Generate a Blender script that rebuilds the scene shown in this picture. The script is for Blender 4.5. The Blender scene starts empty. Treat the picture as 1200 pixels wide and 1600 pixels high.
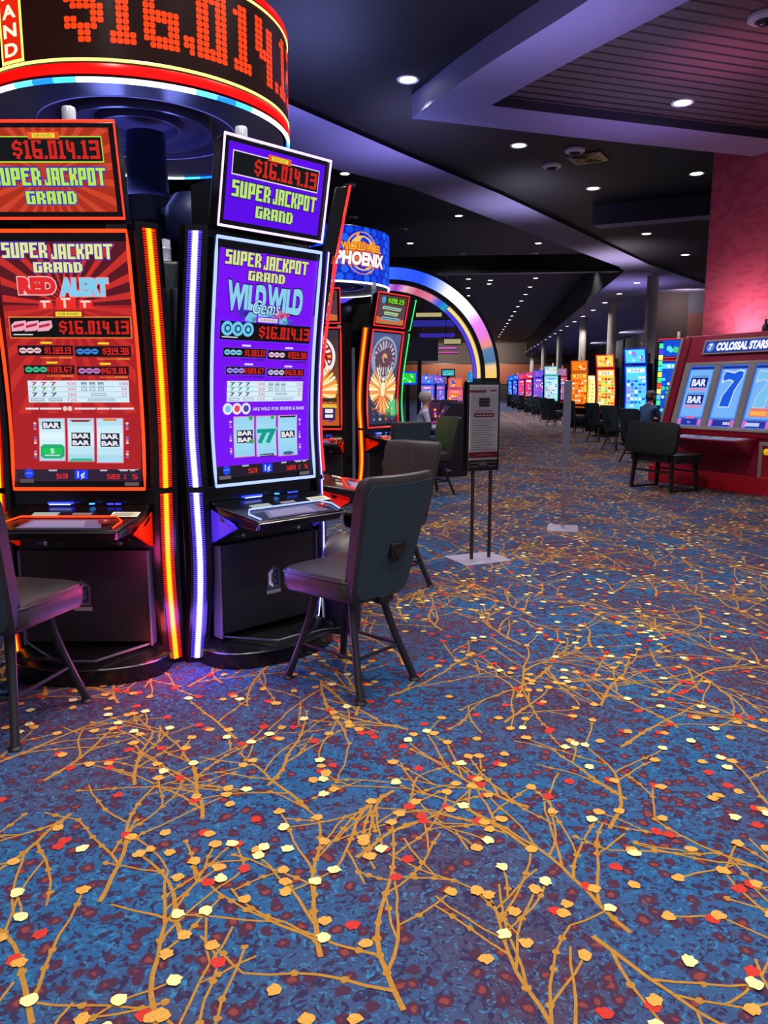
import bpy, bmesh, math, random
from mathutils import Vector, Matrix
random.seed(7)
S = bpy.context.scene
COL = S.collection
PI = math.pi
def rad(d): return d * PI / 180

# ------------------------------------------------------------ camera, world, lights, exposure
cam = bpy.data.cameras.new('camera')
cam.sensor_fit = 'VERTICAL'; cam.sensor_height = 36; cam.sensor_width = 27
cam.lens = 1200 / 1600 * 36
cam.clip_start = 0.05; cam.clip_end = 300
camo = bpy.data.objects.new('camera', cam); COL.objects.link(camo)
camo.location = (0, 0, 1.5)
camo.rotation_euler = (rad(90 - 9.137), 0, rad(6.06))
S.camera = camo
S.view_settings.view_transform = 'Standard'; S.view_settings.look = 'None'
S.view_settings.exposure = 0; S.view_settings.gamma = 1
S.view_settings.use_curve_mapping = False
w = bpy.data.worlds.new('world'); S.world = w; w.use_nodes = True
w.node_tree.nodes['Background'].inputs[0].default_value = (0.75, 0.72, 0.9, 1)
w.node_tree.nodes['Background'].inputs[1].default_value = 0.25
S.cycles.max_bounces = 6; S.cycles.sample_clamp_indirect = 4
SPOT_W = 355      # power of one near ceiling downlight
def lamp(name, kind, loc, energy, color, size=0.3, rot=(0, 0, 0), angle=120, blend=0.6, parent=None):
    l = bpy.data.lights.new(name, kind); l.energy = energy; l.color = color
    if kind == 'AREA': l.shape = 'DISK'; l.size = size
    else: l.shadow_soft_size = size
    if name == 'unseen_machine_fill': l.specular_factor = 0
    if kind == 'SPOT': l.spot_size = rad(angle); l.spot_blend = blend
    o = bpy.data.objects.new(name, l); COL.objects.link(o); o.location = loc; o.rotation_euler = rot
    if parent: o.parent = parent
    return o
# unseen lamps added to imitate the signs' coloured glow on the ceiling
lamp('unseen_sign_fill', 'AREA', (-2.1, 5.03, 4.25), 55, (0.45, 0.35, 1), 1.2, (PI, 0, 0))
lamp('unseen_sign_fill', 'AREA', (-2.0, 10.9, 3.95), 50, (0.3, 0.35, 1), 1.0, (PI, 0, 0))
lamp('unseen_ceiling_fill', 'SPOT', (0.6, 8.2, 2.9), 300, (0.55, 0.47, 1), 0.25, (PI, 0, 0), 100, 1)  # this and the next two: floating spots added to colour the canopy, no fixture
lamp('unseen_ceiling_fill', 'SPOT', (2.4, 11.2, 2.9), 170, (0.62, 0.42, 1), 0.25, (PI, 0, 0), 100, 1)
lamp('unseen_ceiling_fill', 'SPOT', (2.9, 9.8, 3.4), 190, (1, 0.2, 0.5), 0.25, (rad(172), 0, 0), 60, 1)

for p_, e_, c_ in (((-2.6, 10.2, 3.6), 240, (.38, .34, 1)), ((-1.0, 13.2, 3.6), 260, (.45, .42, 1)), ((1.2, 17.5, 3.6), 230, (.7, .66, 1)), ((4.6, 25.0, 3.4), 420, (.85, .72, .85)), ((6.0, 31, 3.2), 300, (.6, .5, 1))):
    lamp('unseen_ceiling_fill', 'SPOT', p_, e_, c_, 0.3, (PI, 0, 0), 115, 1)  # more added spots without fixtures, turning the ceiling beam lavender
lamp('unseen_wall_fill', 'AREA', (3, 91.5, 6.2), 900, (1, .75, .55), 3, (rad(60), 0, 0))  # unseen lamps added to brighten the dark far wall
lamp('unseen_wall_fill', 'AREA', (-3, 91.5, 6.2), 700, (1, .75, .55), 3, (rad(60), 0, 0))
for y_ in (37, 46, 57, 70): lamp('unseen_wall_fill', 'AREA', (10.6, y_, 5.2), 160, (.9, .85, .9), 1.0, (0, rad(-60), 0))  # unseen lamps added to lift the grey right wall
lamp('unseen_wall_fill', 'AREA', (8.8, 32.6, 5.2), 60, (1, .85, .8), 1.0, (rad(60), 0, 0))  # unseen fill aimed at the red brown wall section
lamp('unseen_underside_fill', 'POINT', (-2.1, 5.03, 2.85), 20, (.22, .28, 1), 0.3)  # added point lamps tinting the undersides of both round signs blue
lamp('unseen_underside_fill', 'POINT', (-2.1, 11.0, 2.75), 6, (.25, .3, 1), 0.3)
lamp('unseen_machine_fill', 'POINT', (-0.80, 10.75, 1.25), 7, (.08, 1, .3), 0.12)  # added green fill for the chair, no lamp stands here
lamp('unseen_machine_fill', 'POINT', (-1.38, 3.74, 0.16), 6, (.2, .12, 1), 0.1)  # from here on: added coloured fills for floor and chairs near the strips
lamp('unseen_machine_fill', 'POINT', (-1.58, 3.70, 0.14), 5, (1, .08, .05), 0.1)
lamp('unseen_machine_fill', 'POINT', (-0.98, 3.72, 0.62), 3.0, (.2, .15, 1), 0.1)
lamp('unseen_machine_fill', 'POINT', (-1.62, 3.48, 0.6), 4, (1, .05, .35), 0.1)

# ------------------------------------------------------------ materials
MATS = {}
def srgb(c):
    return tuple(((v / 255) / 12.92 if v / 255 <= 0.04045 else ((v / 255 + 0.055) / 1.055) ** 2.4) for v in c)
def mat(name, rgb, rough=0.5, metal=0.0, spec=0.5, emit=None, es=1.0, bump=0.0, bscale=60, alpha=None, var=0.0, vscale=5):
    if name in MATS: return MATS[name]
    m = bpy.data.materials.new(name); m.use_nodes = True
    nt = m.node_tree; b = nt.nodes['Principled BSDF']; c = srgb(rgb)
    b.inputs['Base Color'].default_value = (*c, 1)
    b.inputs['Roughness'].default_value = rough; b.inputs['Metallic'].default_value = metal
    b.inputs['Specular IOR Level'].default_value = spec
    if emit:
        b.inputs['Emission Color'].default_value = (*srgb(emit), 1); b.inputs['Emission Strength'].default_value = es
    if var > 0 or bump > 0:
        tc = nt.nodes.new('ShaderNodeTexCoord')
        if var > 0:
            n = nt.nodes.new('ShaderNodeTexNoise'); n.inputs['Scale'].default_value = vscale; n.inputs['Detail'].default_value = 4
            mx = nt.nodes.new('ShaderNodeMix'); mx.data_type = 'RGBA'
            mx.inputs['A'].default_value = (*[v * (1 - var) for v in c], 1); mx.inputs['B'].default_value = (*[min(1, v * (1 + var)) for v in c], 1)
            nt.links.new(tc.outputs['Object'], n.inputs['Vector']); nt.links.new(n.outputs['Fac'], mx.inputs['Factor'])
            nt.links.new(mx.outputs['Result'], b.inputs['Base Color'])
        if bump > 0:
            n2 = nt.nodes.new('ShaderNodeTexNoise'); n2.inputs['Scale'].default_value = bscale; n2.inputs['Detail'].default_value = 3
            bp = nt.nodes.new('ShaderNodeBump'); bp.inputs['Strength'].default_value = bump; bp.inputs['Distance'].default_value = 0.01
            nt.links.new(tc.outputs['Object'], n2.inputs['Vector']); nt.links.new(n2.outputs['Fac'], bp.inputs['Height'])
            nt.links.new(bp.outputs['Normal'], b.inputs['Normal'])
    if alpha is not None:
        b.inputs['Alpha'].default_value = alpha
    MATS[name] = m
    return m
def E(rgb, s=1.0):          # a lit pixel / LED colour behind glossy glass
    k = 'lit_%d_%d_%d_%g' % (*rgb, s)
    return mat(k, (8, 8, 10), 0.25, 0, 0.35, rgb, s)
def glass(name, rough=0.05, tint=(1, 1, 1)):
    if name in MATS: return MATS[name]
    m = bpy.data.materials.new(name); m.use_nodes = True; nt = m.node_tree
    nt.nodes.clear(); out = nt.nodes.new('ShaderNodeOutputMaterial')
    t = nt.nodes.new('ShaderNodeBsdfTransparent'); t.inputs[0].default_value = (*tint, 1)
    g = nt.nodes.new('ShaderNodeBsdfGlossy'); g.inputs['Roughness'].default_value = rough
    f = nt.nodes.new('ShaderNodeFresnel'); f.inputs[0].default_value = 1.5
    x = nt.nodes.new('ShaderNodeMixShader')
    nt.links.new(f.outputs[0], x.inputs[0]); nt.links.new(t.outputs[0], x.inputs[1]); nt.links.new(g.outputs[0], x.inputs[2])
    nt.links.new(x.outputs[0], out.inputs[0]); MATS[name] = m
    return m
BLACK = mat('gloss_black', (11, 11, 14), 0.22, 0, 0.5, var=0.2)
SATIN = mat('satin_black', (20, 20, 24), 0.42, 0, 0.5, var=0.2)
GREY = mat('grey_panel', (70, 78, 92), 0.4, 0.2, 0.5, var=0.1)
CHROME = mat('chrome', (190, 190, 200), 0.18, 1, 0.5, var=0.05)
DCHROME = mat('dark_chrome', (90, 92, 100), 0.3, 1, 0.5, var=0.05)
VINYL = mat('black_vinyl', (46, 43, 47), 0.42, 0, 0.5, bump=0.15, bscale=180, var=0.15)
PLASTIC = mat('black_plastic', (16, 16, 18), 0.5, 0, 0.4, var=0.1)
METALB = mat('black_steel', (38, 39, 46), 0.35, 0.3, 0.5, var=0.1)
CLEAR = glass('clear_plastic', 0.1, (0.92, 0.93, 1))

def fabric_mat():
    m = mat('woven_back_fabric', (52, 66, 78), 0.9, 0, 0.2)
    nt = m.node_tree; b = nt.nodes['Principled BSDF']
    tc = nt.nodes.new('ShaderNodeTexCoord'); wv = nt.nodes.new('ShaderNodeTexWave'); wv.bands_direction = 'Z'
    wv.inputs['Scale'].default_value = 26; wv.inputs['Distortion'].default_value = 1.2; wv.inputs['Detail Scale'].default_value = 8
    r = nt.nodes.new('ShaderNodeMix'); r.data_type = 'RGBA'
    r.inputs['A'].default_value = (*srgb((36, 50, 62)), 1); r.inputs['B'].default_value = (*srgb((58, 74, 88)), 1)
    nt.links.new(tc.outputs['Object'], wv.inputs['Vector']); nt.links.new(wv.outputs['Fac'], r.inputs['Factor'])
    nt.links.new(r.outputs['Result'], b.inputs['Base Color'])
    return m
FABRIC = fabric_mat()

# ------------------------------------------------------------ mesh builder
class MB:
    def __init__(s): s.v = []; s.f = []; s.m = []; s.mats = []
    def mi(s, m):
        if m not in s.mats: s.mats.append(m)
        return s.mats.index(m)
    def add(s, vs, fs, m, M=None):
        b = len(s.v)
        if M is not None: vs = [tuple(M @ Vector(p)) for p in vs]
        s.v += [tuple(p) for p in vs]; k = s.mi(m)
        for f in fs: s.f.append([b + i for i in f]); s.m.append(k)
        return s
    def box(s, x0, x1, y0, y1, z0, z1, m, M=None):
        vs = [(x, y, z) for z in (z0, z1) for y in (y0, y1) for x in (x0, x1)]
        return s.add(vs, [(0, 2, 3, 1), (4, 5, 7, 6), (0, 1, 5, 4), (2, 6, 7, 3), (0, 4, 6, 2), (1, 3, 7, 5)], m, M)
    def prism(s, pts, z0, z1, m, M=None):      # pts in xy, counter-clockwise
        n = len(pts); vs = [(x, y, z0) for x, y in pts] + [(x, y, z1) for x, y in pts]
        fs = [tuple(range(n - 1, -1, -1)), tuple(range(n, 2 * n))] + [(i, (i + 1) % n, n + (i + 1) % n, n + i) for i in range(n)]
        return s.add(vs, fs, m, M)
    def loft(s, rings, m, M=None, cap=True, closed=True):
        n = len(rings[0]); vs = [p for r in rings for p in r]; fs = []
        for j in range(len(rings) - 1):
            for i in range(n if closed else n - 1):
                a = j * n + i; b = j * n + (i + 1) % n
                fs.append((a, b, b + n, a + n))
        if cap:
            fs.append(tuple(range(n - 1, -1, -1))); fs.append(tuple(range((len(rings) - 1) * n, len(rings) * n)))
        return s.add(vs, fs, m, M)
    def tube(s, path, r, m, n=8, M=None, closed=False):
        path = [Vector(p) for p in path]; N = len(path); rings = []
        if not isinstance(r, (list, tuple)): r = [r] * N
        prev = None
        for i, p in enumerate(path):
            if closed: d = path[(i + 1) % N] - path[i - 1]
            else: d = path[min(i + 1, N - 1)] - path[max(i - 1, 0)]
            d.normalize()
            if prev is None:
                a = Vector((0, 0, 1)) if abs(d.z) < 0.9 else Vector((1, 0, 0))
                u = d.cross(a).normalized()
            else:
                u = (prev - d * prev.dot(d)).normalized()
            prev = u; w_ = d.cross(u)
            rings.append([tuple(p + (u * math.cos(2 * PI * k / n) + w_ * math.sin(2 * PI * k / n)) * r[i]) for k in range(n)])
        if closed: rings.append(rings[0])
        return s.loft(rings, m, M, cap=not closed)
    def lathe(s, prof, m, n=24, M=None, cx=0, cy=0, a0=0, a1=2 * PI, cap=True):
        full = abs(a1 - a0 - 2 * PI) < 1e-6
        k = n if full else n + 1
        rings = [[(cx + r * math.cos(a0 + (a1 - a0) * i / n), cy + r * math.sin(a0 + (a1 - a0) * i / n), z) for i in range(k)] for r, z in prof]
        return s.loft(rings, m, M, cap=cap and full, closed=full)
    def build(s, name, parent=None, smooth=True, bevel=0, solid=0, sub=0):
        me = bpy.data.meshes.new(name); me.from_pydata(s.v, [], s.f)
        for m in s.mats: me.materials.append(m)
        me.polygons.foreach_set('material_index', s.m)
        if smooth:
            me.polygons.foreach_set('use_smooth', [True] * len(s.f)); me.set_sharp_from_angle(angle=rad(38))
        me.update()
        o = bpy.data.objects.new(name, me); COL.objects.link(o)
        if parent: o.parent = parent
        if bevel: b = o.modifiers.new('b', 'BEVEL'); b.width = bevel; b.segments = 3; b.limit_method = 'ANGLE'; b.angle_limit = rad(40)
        if sub: b = o.modifiers.new('s', 'SUBSURF'); b.levels = sub; b.render_levels = sub
        return o
def tag(o, label=None, cat=None, group=None, kind=None):
    if label: o['label'] = label
    if cat: o['category'] = cat
    if group: o['group'] = group
    if kind: o['kind'] = kind
    return o
def empty(name, loc, rz=0, label=None, cat=None, group=None):
    o = bpy.data.objects.new(name, None); COL.objects.link(o); o.location = loc; o.rotation_euler = (0, 0, rz)
    o.empty_display_size = 0.1
    return tag(o, label, cat, group)
def copy_tree(o, parent=None):
    c = o.copy(); COL.objects.link(c)
    if parent: c.parent = parent
    for ch in [x for x in KIDS.get(o.name, [])]: KIDS.setdefault(c.name, []).append(copy_tree(ch, c))
    return c
KIDS = {}
def scan():
    KIDS.clear()
    for o in bpy.data.objects:
        if o.parent: KIDS.setdefault(o.parent.name, []).append(o)
def rrect(x0, x1, y0, y1, r, n=5):
    P = []
    for cx, cy, a in ((x1 - r, y1 - r, 0), (x0 + r, y1 - r, 90), (x0 + r, y0 + r, 180), (x1 - r, y0 + r, 270)):
        for i in range(n + 1):
            t = rad(a + 90 * i / n); P.append((cx + r * math.cos(t), cy + r * math.sin(t)))
    return P
def interp(pts, z):      # smooth curve through (z, value) knots
    if z <= pts[0][0]: return pts[0][1]
    if z >= pts[-1][0]: return pts[-1][1]
    for i in range(len(pts) - 1):
        if z <= pts[i + 1][0]:
            z0, a = pts[i]; z1, b = pts[i + 1]; t = (z - z0) / (z1 - z0)
            pm = pts[max(i - 1, 0)]; pn = pts[min(i + 2, len(pts) - 1)]
            m0 = (b - pm[1]) / (z1 - pm[0]) * (z1 - z0); m1 = (pn[1] - a) / (pn[0] - z0) * (z1 - z0)
            return (2 * t**3 - 3 * t * t + 1) * a + (t**3 - 2 * t * t + t) * m0 + (-2 * t**3 + 3 * t * t) * b + (t**3 - t * t) * m1

# ------------------------------------------------------------ flat artwork mapped on a (curved) screen
_TC = {}
def text_mesh(s, off):
    k = (s, off)
    if k in _TC: return _TC[k]
    cu = bpy.data.curves.new('t', 'FONT'); cu.body = s; cu.size = 1; cu.offset = off; cu.resolution_u = 3
    o = bpy.data.objects.new('t', cu); COL.objects.link(o)
    me = bpy.data.meshes.new_from_object(o.evaluated_get(bpy.context.evaluated_depsgraph_get()))
    vs = [(v.co.x, v.co.y) for v in me.vertices]; fs = [tuple(p.vertices) for p in me.polygons]
    bpy.data.objects.remove(o); bpy.data.curves.remove(cu); bpy.data.meshes.remove(me)
    _TC[k] = (vs, fs); return _TC[k]
LED = {'$': ["..##..", ".#####", "##..##", "##....", "#####.", ".#####", "....##", "##..##", "#####.", "..##..", "..##.."],
 '1': [".##.", "###.", ".##.", ".##.", ".##.", ".##.", ".##.", ".##.", ".##.", "####", "####"],
 '6': ["######", "##..##", "##....", "##....", "##....", "######", "######", "##..##", "##..##", "######", ".#####"],
 '0': ["#####", "#####", "##.##", "##.##", "##.##", "##.##", "##.##", "##.##", "##.##", "#####", "#####"],
 '4': ["##...", "##.##", "##.##", "##.##", "##.##", "#####", ".####", "...##", "...##", "...##", "...##"],
 '3': ["######", "######", "....##", "....##", "######", "######", "....##", "....##", "....##", "######", "######"],
 '8': ["######", "##..##", "##..##", "##..##", "######", "######", "##..##", "##..##", "##..##", "######", "######"],
 '9': ["######", "##..##", "##..##", "##..##", "######", "######", "....##", "....##", "....##", "######", "#####."],
 '5': ["######", "##....", "##....", "##....", "######", "######", "....##", "....##", "....##", "######", "######"],
 '7': ["######", "######", "....##", "....##", "...##.", "...##.", "..##..", "..##..", "..##..", "..##..", "..##.."],
 '2': ["######", "######", "....##", "....##", "######", "######", "##....", "##....", "##....", "######", "######"],
 '.': ["..", "..", "..", "..", "..", "..", "..", "..", "..", "##", "##"],
 ',': ["..", "..", "..", "..", "..", "..", "..", "..", "##", "##", ".#"]}
BLK = {'S': ["#####", "##...", "#####", "...##", "...##", "#####"], 'U': ["##.##"] * 5 + ["#####"], 'P': ["#####", "##.##", "##.##", "#####", "##...", "##..."],
 'E': ["#####", "##...", "####.", "##...", "##...", "#####"], 'R': ["####.", "##.##", "##.##", "####.", "##.##", "##.##"], 'J': ["..##", "..##", "..##", "..##", "#.##", "####"],
 'A': ["#####", "##.##", "##.##", "#####", "##.##", "##.##"], 'C': ["#####", "##...", "##...", "##...", "##...", "#####"], 'K': ["##.##", "##.##", "####.", "####.", "##.##", "##.##"],
 'O': ["#####", "##.##", "##.##", "##.##", "##.##", "#####"], 'T': ["######", "..##..", "..##..", "..##..", "..##..", "..##.."], 'G': ["#####", "##...", "##.##", "##.##", "##.##", "#####"],
 'N': ["####.", "##.##", "##.##", "##.##", "##.##", "##.##"], 'D': ["####.", "##.##", "##.##", "##.##", "##.##", "####."], 'L': ["##..."] * 5 + ["#####"], ' ': [".."] * 6,
 'B': ["####.", "##.##", "####.", "##.##", "##.##", "####."]}
class Art:
    def block(s, t, x, y, wd, h, m, L, out=None, oo=0.5):
        W = sum(len(BLK[c][0]) + .8 for c in t) - .8; cw = wd / W; ch = h / 6; px = x - wd / 2; sg = 1
        for c in t:
            g = BLK[c]
            for r, row in enumerate(g):
                i = 0
                while i < len(row):
                    if row[i] != '#': i += 1; continue
                    j = i
                    while j < len(row) and row[j] == '#': j += 1
                    xa, xb = px + i * cw, px + j * cw; yt, yb = y + h / 2 - r * ch, y + h / 2 - (r + 1.02) * ch
                    if h < 0: yt, yb = yb, yt
                    s.poly([(xa, yb), (xb, yb), (xb, yt), (xa, yt)] if h > 0 else [(xa, yt), (xb, yt), (xb, yb), (xa, yb)], m, L)
                    if out is not None:
                        e, f = abs(cw) * oo, abs(ch) * oo; lo_, hi = min(yt, yb) - f, max(yt, yb) + f
                        s.poly([(xa - e, lo_), (xb + e, lo_), (xb + e, hi), (xa - e, hi)], out, L - 1 - .05 * (i % 2) - .1 * (r % 2))
                    i = j
            px += (len(g[0]) + .8) * cw
    def __init__(s, fn): s.b = MB(); s.fn = fn
    def raw(s, pts, faces, m, L):
        s.b.add([s.fn(x, y, L * 0.0011) for x, y in pts], faces, m)
    def poly(s, pts, m, L): s.raw(pts, [tuple(range(len(pts)))], m, L)
    def rect(s, x0, y0, x1, y1, m, L=1, nx=None, ny=None):
        nx = nx or max(1, int(abs(x1 - x0) / 0.1)); ny = ny or max(1, int(abs(y1 - y0) / 0.06))
        P = [(x0 + (x1 - x0) * i / nx, y0 + (y1 - y0) * j / ny) for j in range(ny + 1) for i in range(nx + 1)]
        s.raw(P, [(j * (nx + 1) + i, j * (nx + 1) + i + 1, (j + 1) * (nx + 1) + i + 1, (j + 1) * (nx + 1) + i) for j in range(ny) for i in range(nx)], m, L)
    def frame(s, x0, y0, x1, y1, t, m, L):
        s.rect(x0, y0, x1, y0 + t, m, L); s.rect(x0, y1 - t, x1, y1, m, L); s.rect(x0, y0, x0 + t, y1, m, L); s.rect(x1 - t, y0, x1, y1, m, L)
    def disc(s, x, y, r, m, L, n=16, ry=None):
        ry = ry or r
        s.poly([(x + r * math.cos(2 * PI * i / n), y + ry * math.sin(2 * PI * i / n)) for i in range(n)], m, L)
    def ring(s, x, y, r0, r1, m, L, n=32, k=1.0):
        P = [(x + r * math.cos(2 * PI * i / n), y + k * r * math.sin(2 * PI * i / n)) for r in (r0, r1) for i in range(n)]
        s.raw(P, [(i, (i + 1) % n, n + (i + 1) % n, n + i) for i in range(n)], m, L)
    def text(s, t, x, y, wd, h, m, L, off=0.0, shear=0.0, out=None, oo=0.05, arch=0.0):
        # centred on x,y; stretched to width wd and cap height h
        vs, fs = text_mesh(t, off)
        if not vs: return
        base, _ = text_mesh(t, 0.0)
        bx0 = min(v[0] for v in base); bx1 = max(v[0] for v in base); by0 = 0; by1 = max(v[1] for v in base)
        sx = wd / max(1e-6, bx1 - bx0); sy = h / max(1e-6, by1 - by0); mx = (bx0 + bx1) / 2; my = (by0 + by1) / 2
        def tr(V):
            R = []
            for a, b in V:
                u = (a - mx) * sx + shear * (b - my) * sy; q = (b - my) * sy
                q *= 1 + arch * (u / (wd / 2)) ** 2
                R.append((x + u, y + q))
            return R
        s.raw(tr(vs), fs, m, L)
        if out is not None:
            v2, f2 = text_mesh(t, off + oo); s.raw(tr(v2), f2, out, L - 1)
    def led(s, t, x0, x1, yc, h, m, L, gap=0.12, spc=1, dot=False):
        W = sum(len(LED[c][0]) + spc for c in t) - spc
        cw = (x1 - x0) / W; ch = h / 11; x = x0
        for c in t:
            g = LED[c]
            for r, row in enumerate(g):
                i = 0
                while i < len(row):
                    if row[i] != '#': i += 1; continue
                    j = i + 1
                    if not dot:
                        while j < len(row) and row[j] == '#': j += 1
                    xa = x + i * cw; xb = x + j * cw; yt = yc + h / 2 - r * ch
                    g_ = gap * cw if dot else 0; gy = gap * ch
                    if dot:
                        c_ = 0.2
                        P = []
                        for qx, qy in ((c_, 0), (1 - c_, 0), (1, c_), (1, 1 - c_), (1 - c_, 1), (c_, 1), (0, 1 - c_), (0, c_)):
                            P.append((xa + g_ + (xb - xa - 2 * g_) * qx, yt - ch + gy + (ch - 2 * gy) * qy))
                        s.poly(P, m, L)
                    else:
                        s.poly([(xa, yt - ch + gy), (xb, yt - ch + gy), (xb, yt - gy), (xa, yt - gy)], m, L)
                    i = j
            x += (len(g[0]) + spc) * cw
    def rays(s, x0, y0, x1, y1, cx, cy, n, m, L, frac=0.5):
        def hit(a):
            dx, dy = math.cos(a), math.sin(a); t = 1e9
            if dx > 1e-9: t = min(t, (x1 - cx) / dx)
            if dx < -1e-9: t = min(t, (x0 - cx) / dx)
            if dy > 1e-9: t = min(t, (y1 - cy) / dy)
            if dy < -1e-9: t = min(t, (y0 - cy) / dy)
            return (cx + dx * t, cy + dy * t)
        for i in range(n):
            a = 2 * PI * (i + 0.2) / n; b = a + 2 * PI * frac / n
            p, q = hit(a), hit(b)
            K = 8
            for k in range(K):
                f0, f1 = k / K, (k + 1) / K
                mixp = lambda P_, f: (cx + (P_[0] - cx) * f, cy + (P_[1] - cy) * f)
                s.poly([mixp(p, f0 + .001), mixp(p, f1), mixp(q, f1), mixp(q, f0 + .001)], m, L)
    def build(s, name, parent): return s.b.build(name, parent, smooth=False)

# ------------------------------------------------------------ setting: floor
def carpet():
    m = bpy.data.materials.new('carpet_ground'); m.use_nodes = True; nt = m.node_tree; b = nt.nodes['Principled BSDF']
    b.inputs['Roughness'].default_value = 0.95; b.inputs['Specular IOR Level'].default_value = 0.1
    N = nt.nodes.new; lk = nt.links.new
    tc = N('ShaderNodeTexCoord')
    def noise(sc, det=2, dist=0, rough=0.5):
        n = N('ShaderNodeTexNoise'); n.inputs['Scale'].default_value = sc; n.inputs['Detail'].default_value = det
        n.inputs['Distortion'].default_value = dist; n.inputs['Roughness'].default_value = rough; lk(tc.outputs['Object'], n.inputs['Vector']); return n.outputs['Fac']
    def ramp(src, a, b_):
        r = N('ShaderNodeMapRange'); r.inputs['From Min'].default_value = a; r.inputs['From Max'].default_value = b_; lk(src, r.inputs['Value']); r.clamp = True; return r.outputs['Result']
    def mix(f, a, b_):
        x = N('ShaderNodeMix'); x.data_type = 'RGBA'; lk(f, x.inputs['Factor'])
        for s_, v in (('A', a), ('B', b_)):
            if isinstance(v, tuple): x.inputs[s_].default_value = (*srgb(v), 1)
            else: lk(v, x.inputs[s_])
        return x.outputs['Result']
    blue = mix(ramp(noise(0.8, 2), 0.42, 0.60), (36, 80, 126), (66, 56, 80))
    swirl = mix(ramp(noise(26, 2, 2.5), 0.56, 0.66), blue, (50, 108, 150))
    dark = mix(ramp(noise(31, 2, 1.5), 0.52, 0.6), swirl, (46, 40, 72))
    vo = N('ShaderNodeTexVoronoi'); vo.inputs['Scale'].default_value = 18; vo.inputs['Randomness'].default_value = 0.9
    nd = N('ShaderNodeTexNoise'); nd.inputs['Scale'].default_value = 40; lk(tc.outputs['Object'], nd.inputs['Vector'])
    ad = N('ShaderNodeVectorMath'); ad.operation = 'MULTIPLY_ADD'; ad.inputs[1].default_value = (0.03, 0.03, 0.0); lk(nd.outputs['Color'], ad.inputs[0]); lk(tc.outputs['Object'], ad.inputs[2]); lk(ad.outputs[0], vo.inputs['Vector'])
    spot = ramp(vo.outputs['Distance'], 0.44, 0.38)
    core = ramp(vo.outputs['Distance'], 0.24, 0.18)
    sel = N('ShaderNodeMath'); sel.operation = 'MULTIPLY'; lk(spot, sel.inputs[0])
    sp = N('ShaderNodeSeparateColor'); lk(vo.outputs['Color'], sp.inputs[0]); lk(ramp(sp.outputs[0], 0.12, 0.16), sel.inputs[1])
    brown = mix(core, (66, 40, 62), (118, 56, 54))
    c = mix(sel.outputs[0], dark, brown)
    lk(c, b.inputs['Base Color'])
    bp = N('ShaderNodeBump'); bp.inputs['Strength'].default_value = 0.5; bp.inputs['Distance'].default_value = 0.004
    lk(noise(300, 2), bp.inputs['Height']); lk(bp.outputs['Normal'], b.inputs['Normal'])
    return m
CARPET = carpet()
GOLD = mat('carpet_gold', (160, 116, 50), 0.95, 0, 0.1, var=0.3, vscale=60, bump=0.4, bscale=300)
GOLD2 = mat('carpet_light_gold', (196, 146, 70), 0.95, 0, 0.1, var=0.3, vscale=80, bump=0.4, bscale=300)
PALE = mat('carpet_pale_yellow', (222, 206, 146), 0.95, 0, 0.1, var=0.15, vscale=90, bump=0.4, bscale=300)
REDC = mat('carpet_red', (180, 52, 46), 0.95, 0, 0.1, var=0.2, vscale=60, bump=0.4, bscale=300)
def tile(T):
    R = random.Random(11); out = []     # (kind, points)
    def strip(p, q, w0, w1):
        d = (Vector(q) - Vector(p)); n = Vector((-d.y, d.x)).normalized()
        out.append(('g', [tuple(Vector(p) - n * w0), tuple(Vector(q) - n * w1), tuple(Vector(q) + n * w1), tuple(Vector(p) + n * w0)]))
    def blob(x, y, r, k, n=13):
        out.append((k, [(x + r * (0.72 + 0.5 * R.random()) * math.cos(2 * PI * i / n), y + r * (0.72 + 0.5 * R.random()) * math.sin(2 * PI * i / n)) for i in range(n)]))
    def branch(p, a, ln, w0, depth):
        n = max(3, int(ln / 0.06)); w = w0; cur = p; sub = 0
        for i in range(n):
            a += R.uniform(-0.2, 0.2); q = (cur[0] + math.cos(a) * ln / n, cur[1] + math.sin(a) * ln / n); w1 = max(0.0036, w0 * (1 - 0.5 * (i + 1) / n))
            strip(cur, q, w, w1)
            if R.random() < 0.33: blob(q[0], q[1], w1 + 0.008, 'g', 7)
            cur = q; w = w1
            if depth < 2 and i >= 0 and R.random() < (0.5 if depth == 0 else 0.16):
                branch(cur, a + R.choice((-1, 1)) * R.uniform(0.45, 0.8), ln * R.uniform(0.45, 0.75) * (1 - 0.35 * i / n), w * 0.8, depth + 1)
        if R.random() < 0.55: blob(cur[0], cur[1], 0.021, R.choice(('l', 'l', 'p', 'r')))
    g = 0.41
    nn = int(round(T / g))
    for i in range(nn):
        for j in range(nn):
            a = R.choice((rad(118), rad(62), rad(90), rad(135), rad(45))) + R.gauss(0, .16) if R.random() < .8 else R.gauss(rad(-90), rad(50))
            branch(((i + R.uniform(.1, .9)) * T / nn, (j + R.uniform(.1, .9)) * T / nn), a, R.uniform(0.42, 0.85), 0.0075, 0)
    for i in range(int(T * T * 27)):
        x, y = R.uniform(0, T), R.uniform(0, T); k = R.choice('lllprrr')
        if k == 'p': blob(x, y, 0.021, 'p', 15)
        elif k == 'r':
            blob(x, y, 0.021, 'r')
            if R.random() < 0.3: blob(x + 0.02, y - 0.008, 0.02, 'l')
        else: blob(x, y, 0.0195, 'l')
    return out
fb = MB()
fb.add([(-13, -4, 0), (13, -4, 0), (13, 96, 0), (-13, 96, 0)], [(0, 1, 2, 3)], CARPET)
T = 3.0; tl = tile(T); KM = {'g': (GOLD, 0.0006), 'l': (GOLD2, 0.0036), 'p': (PALE, 0.0051), 'r': (REDC, 0.0021)}
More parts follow.
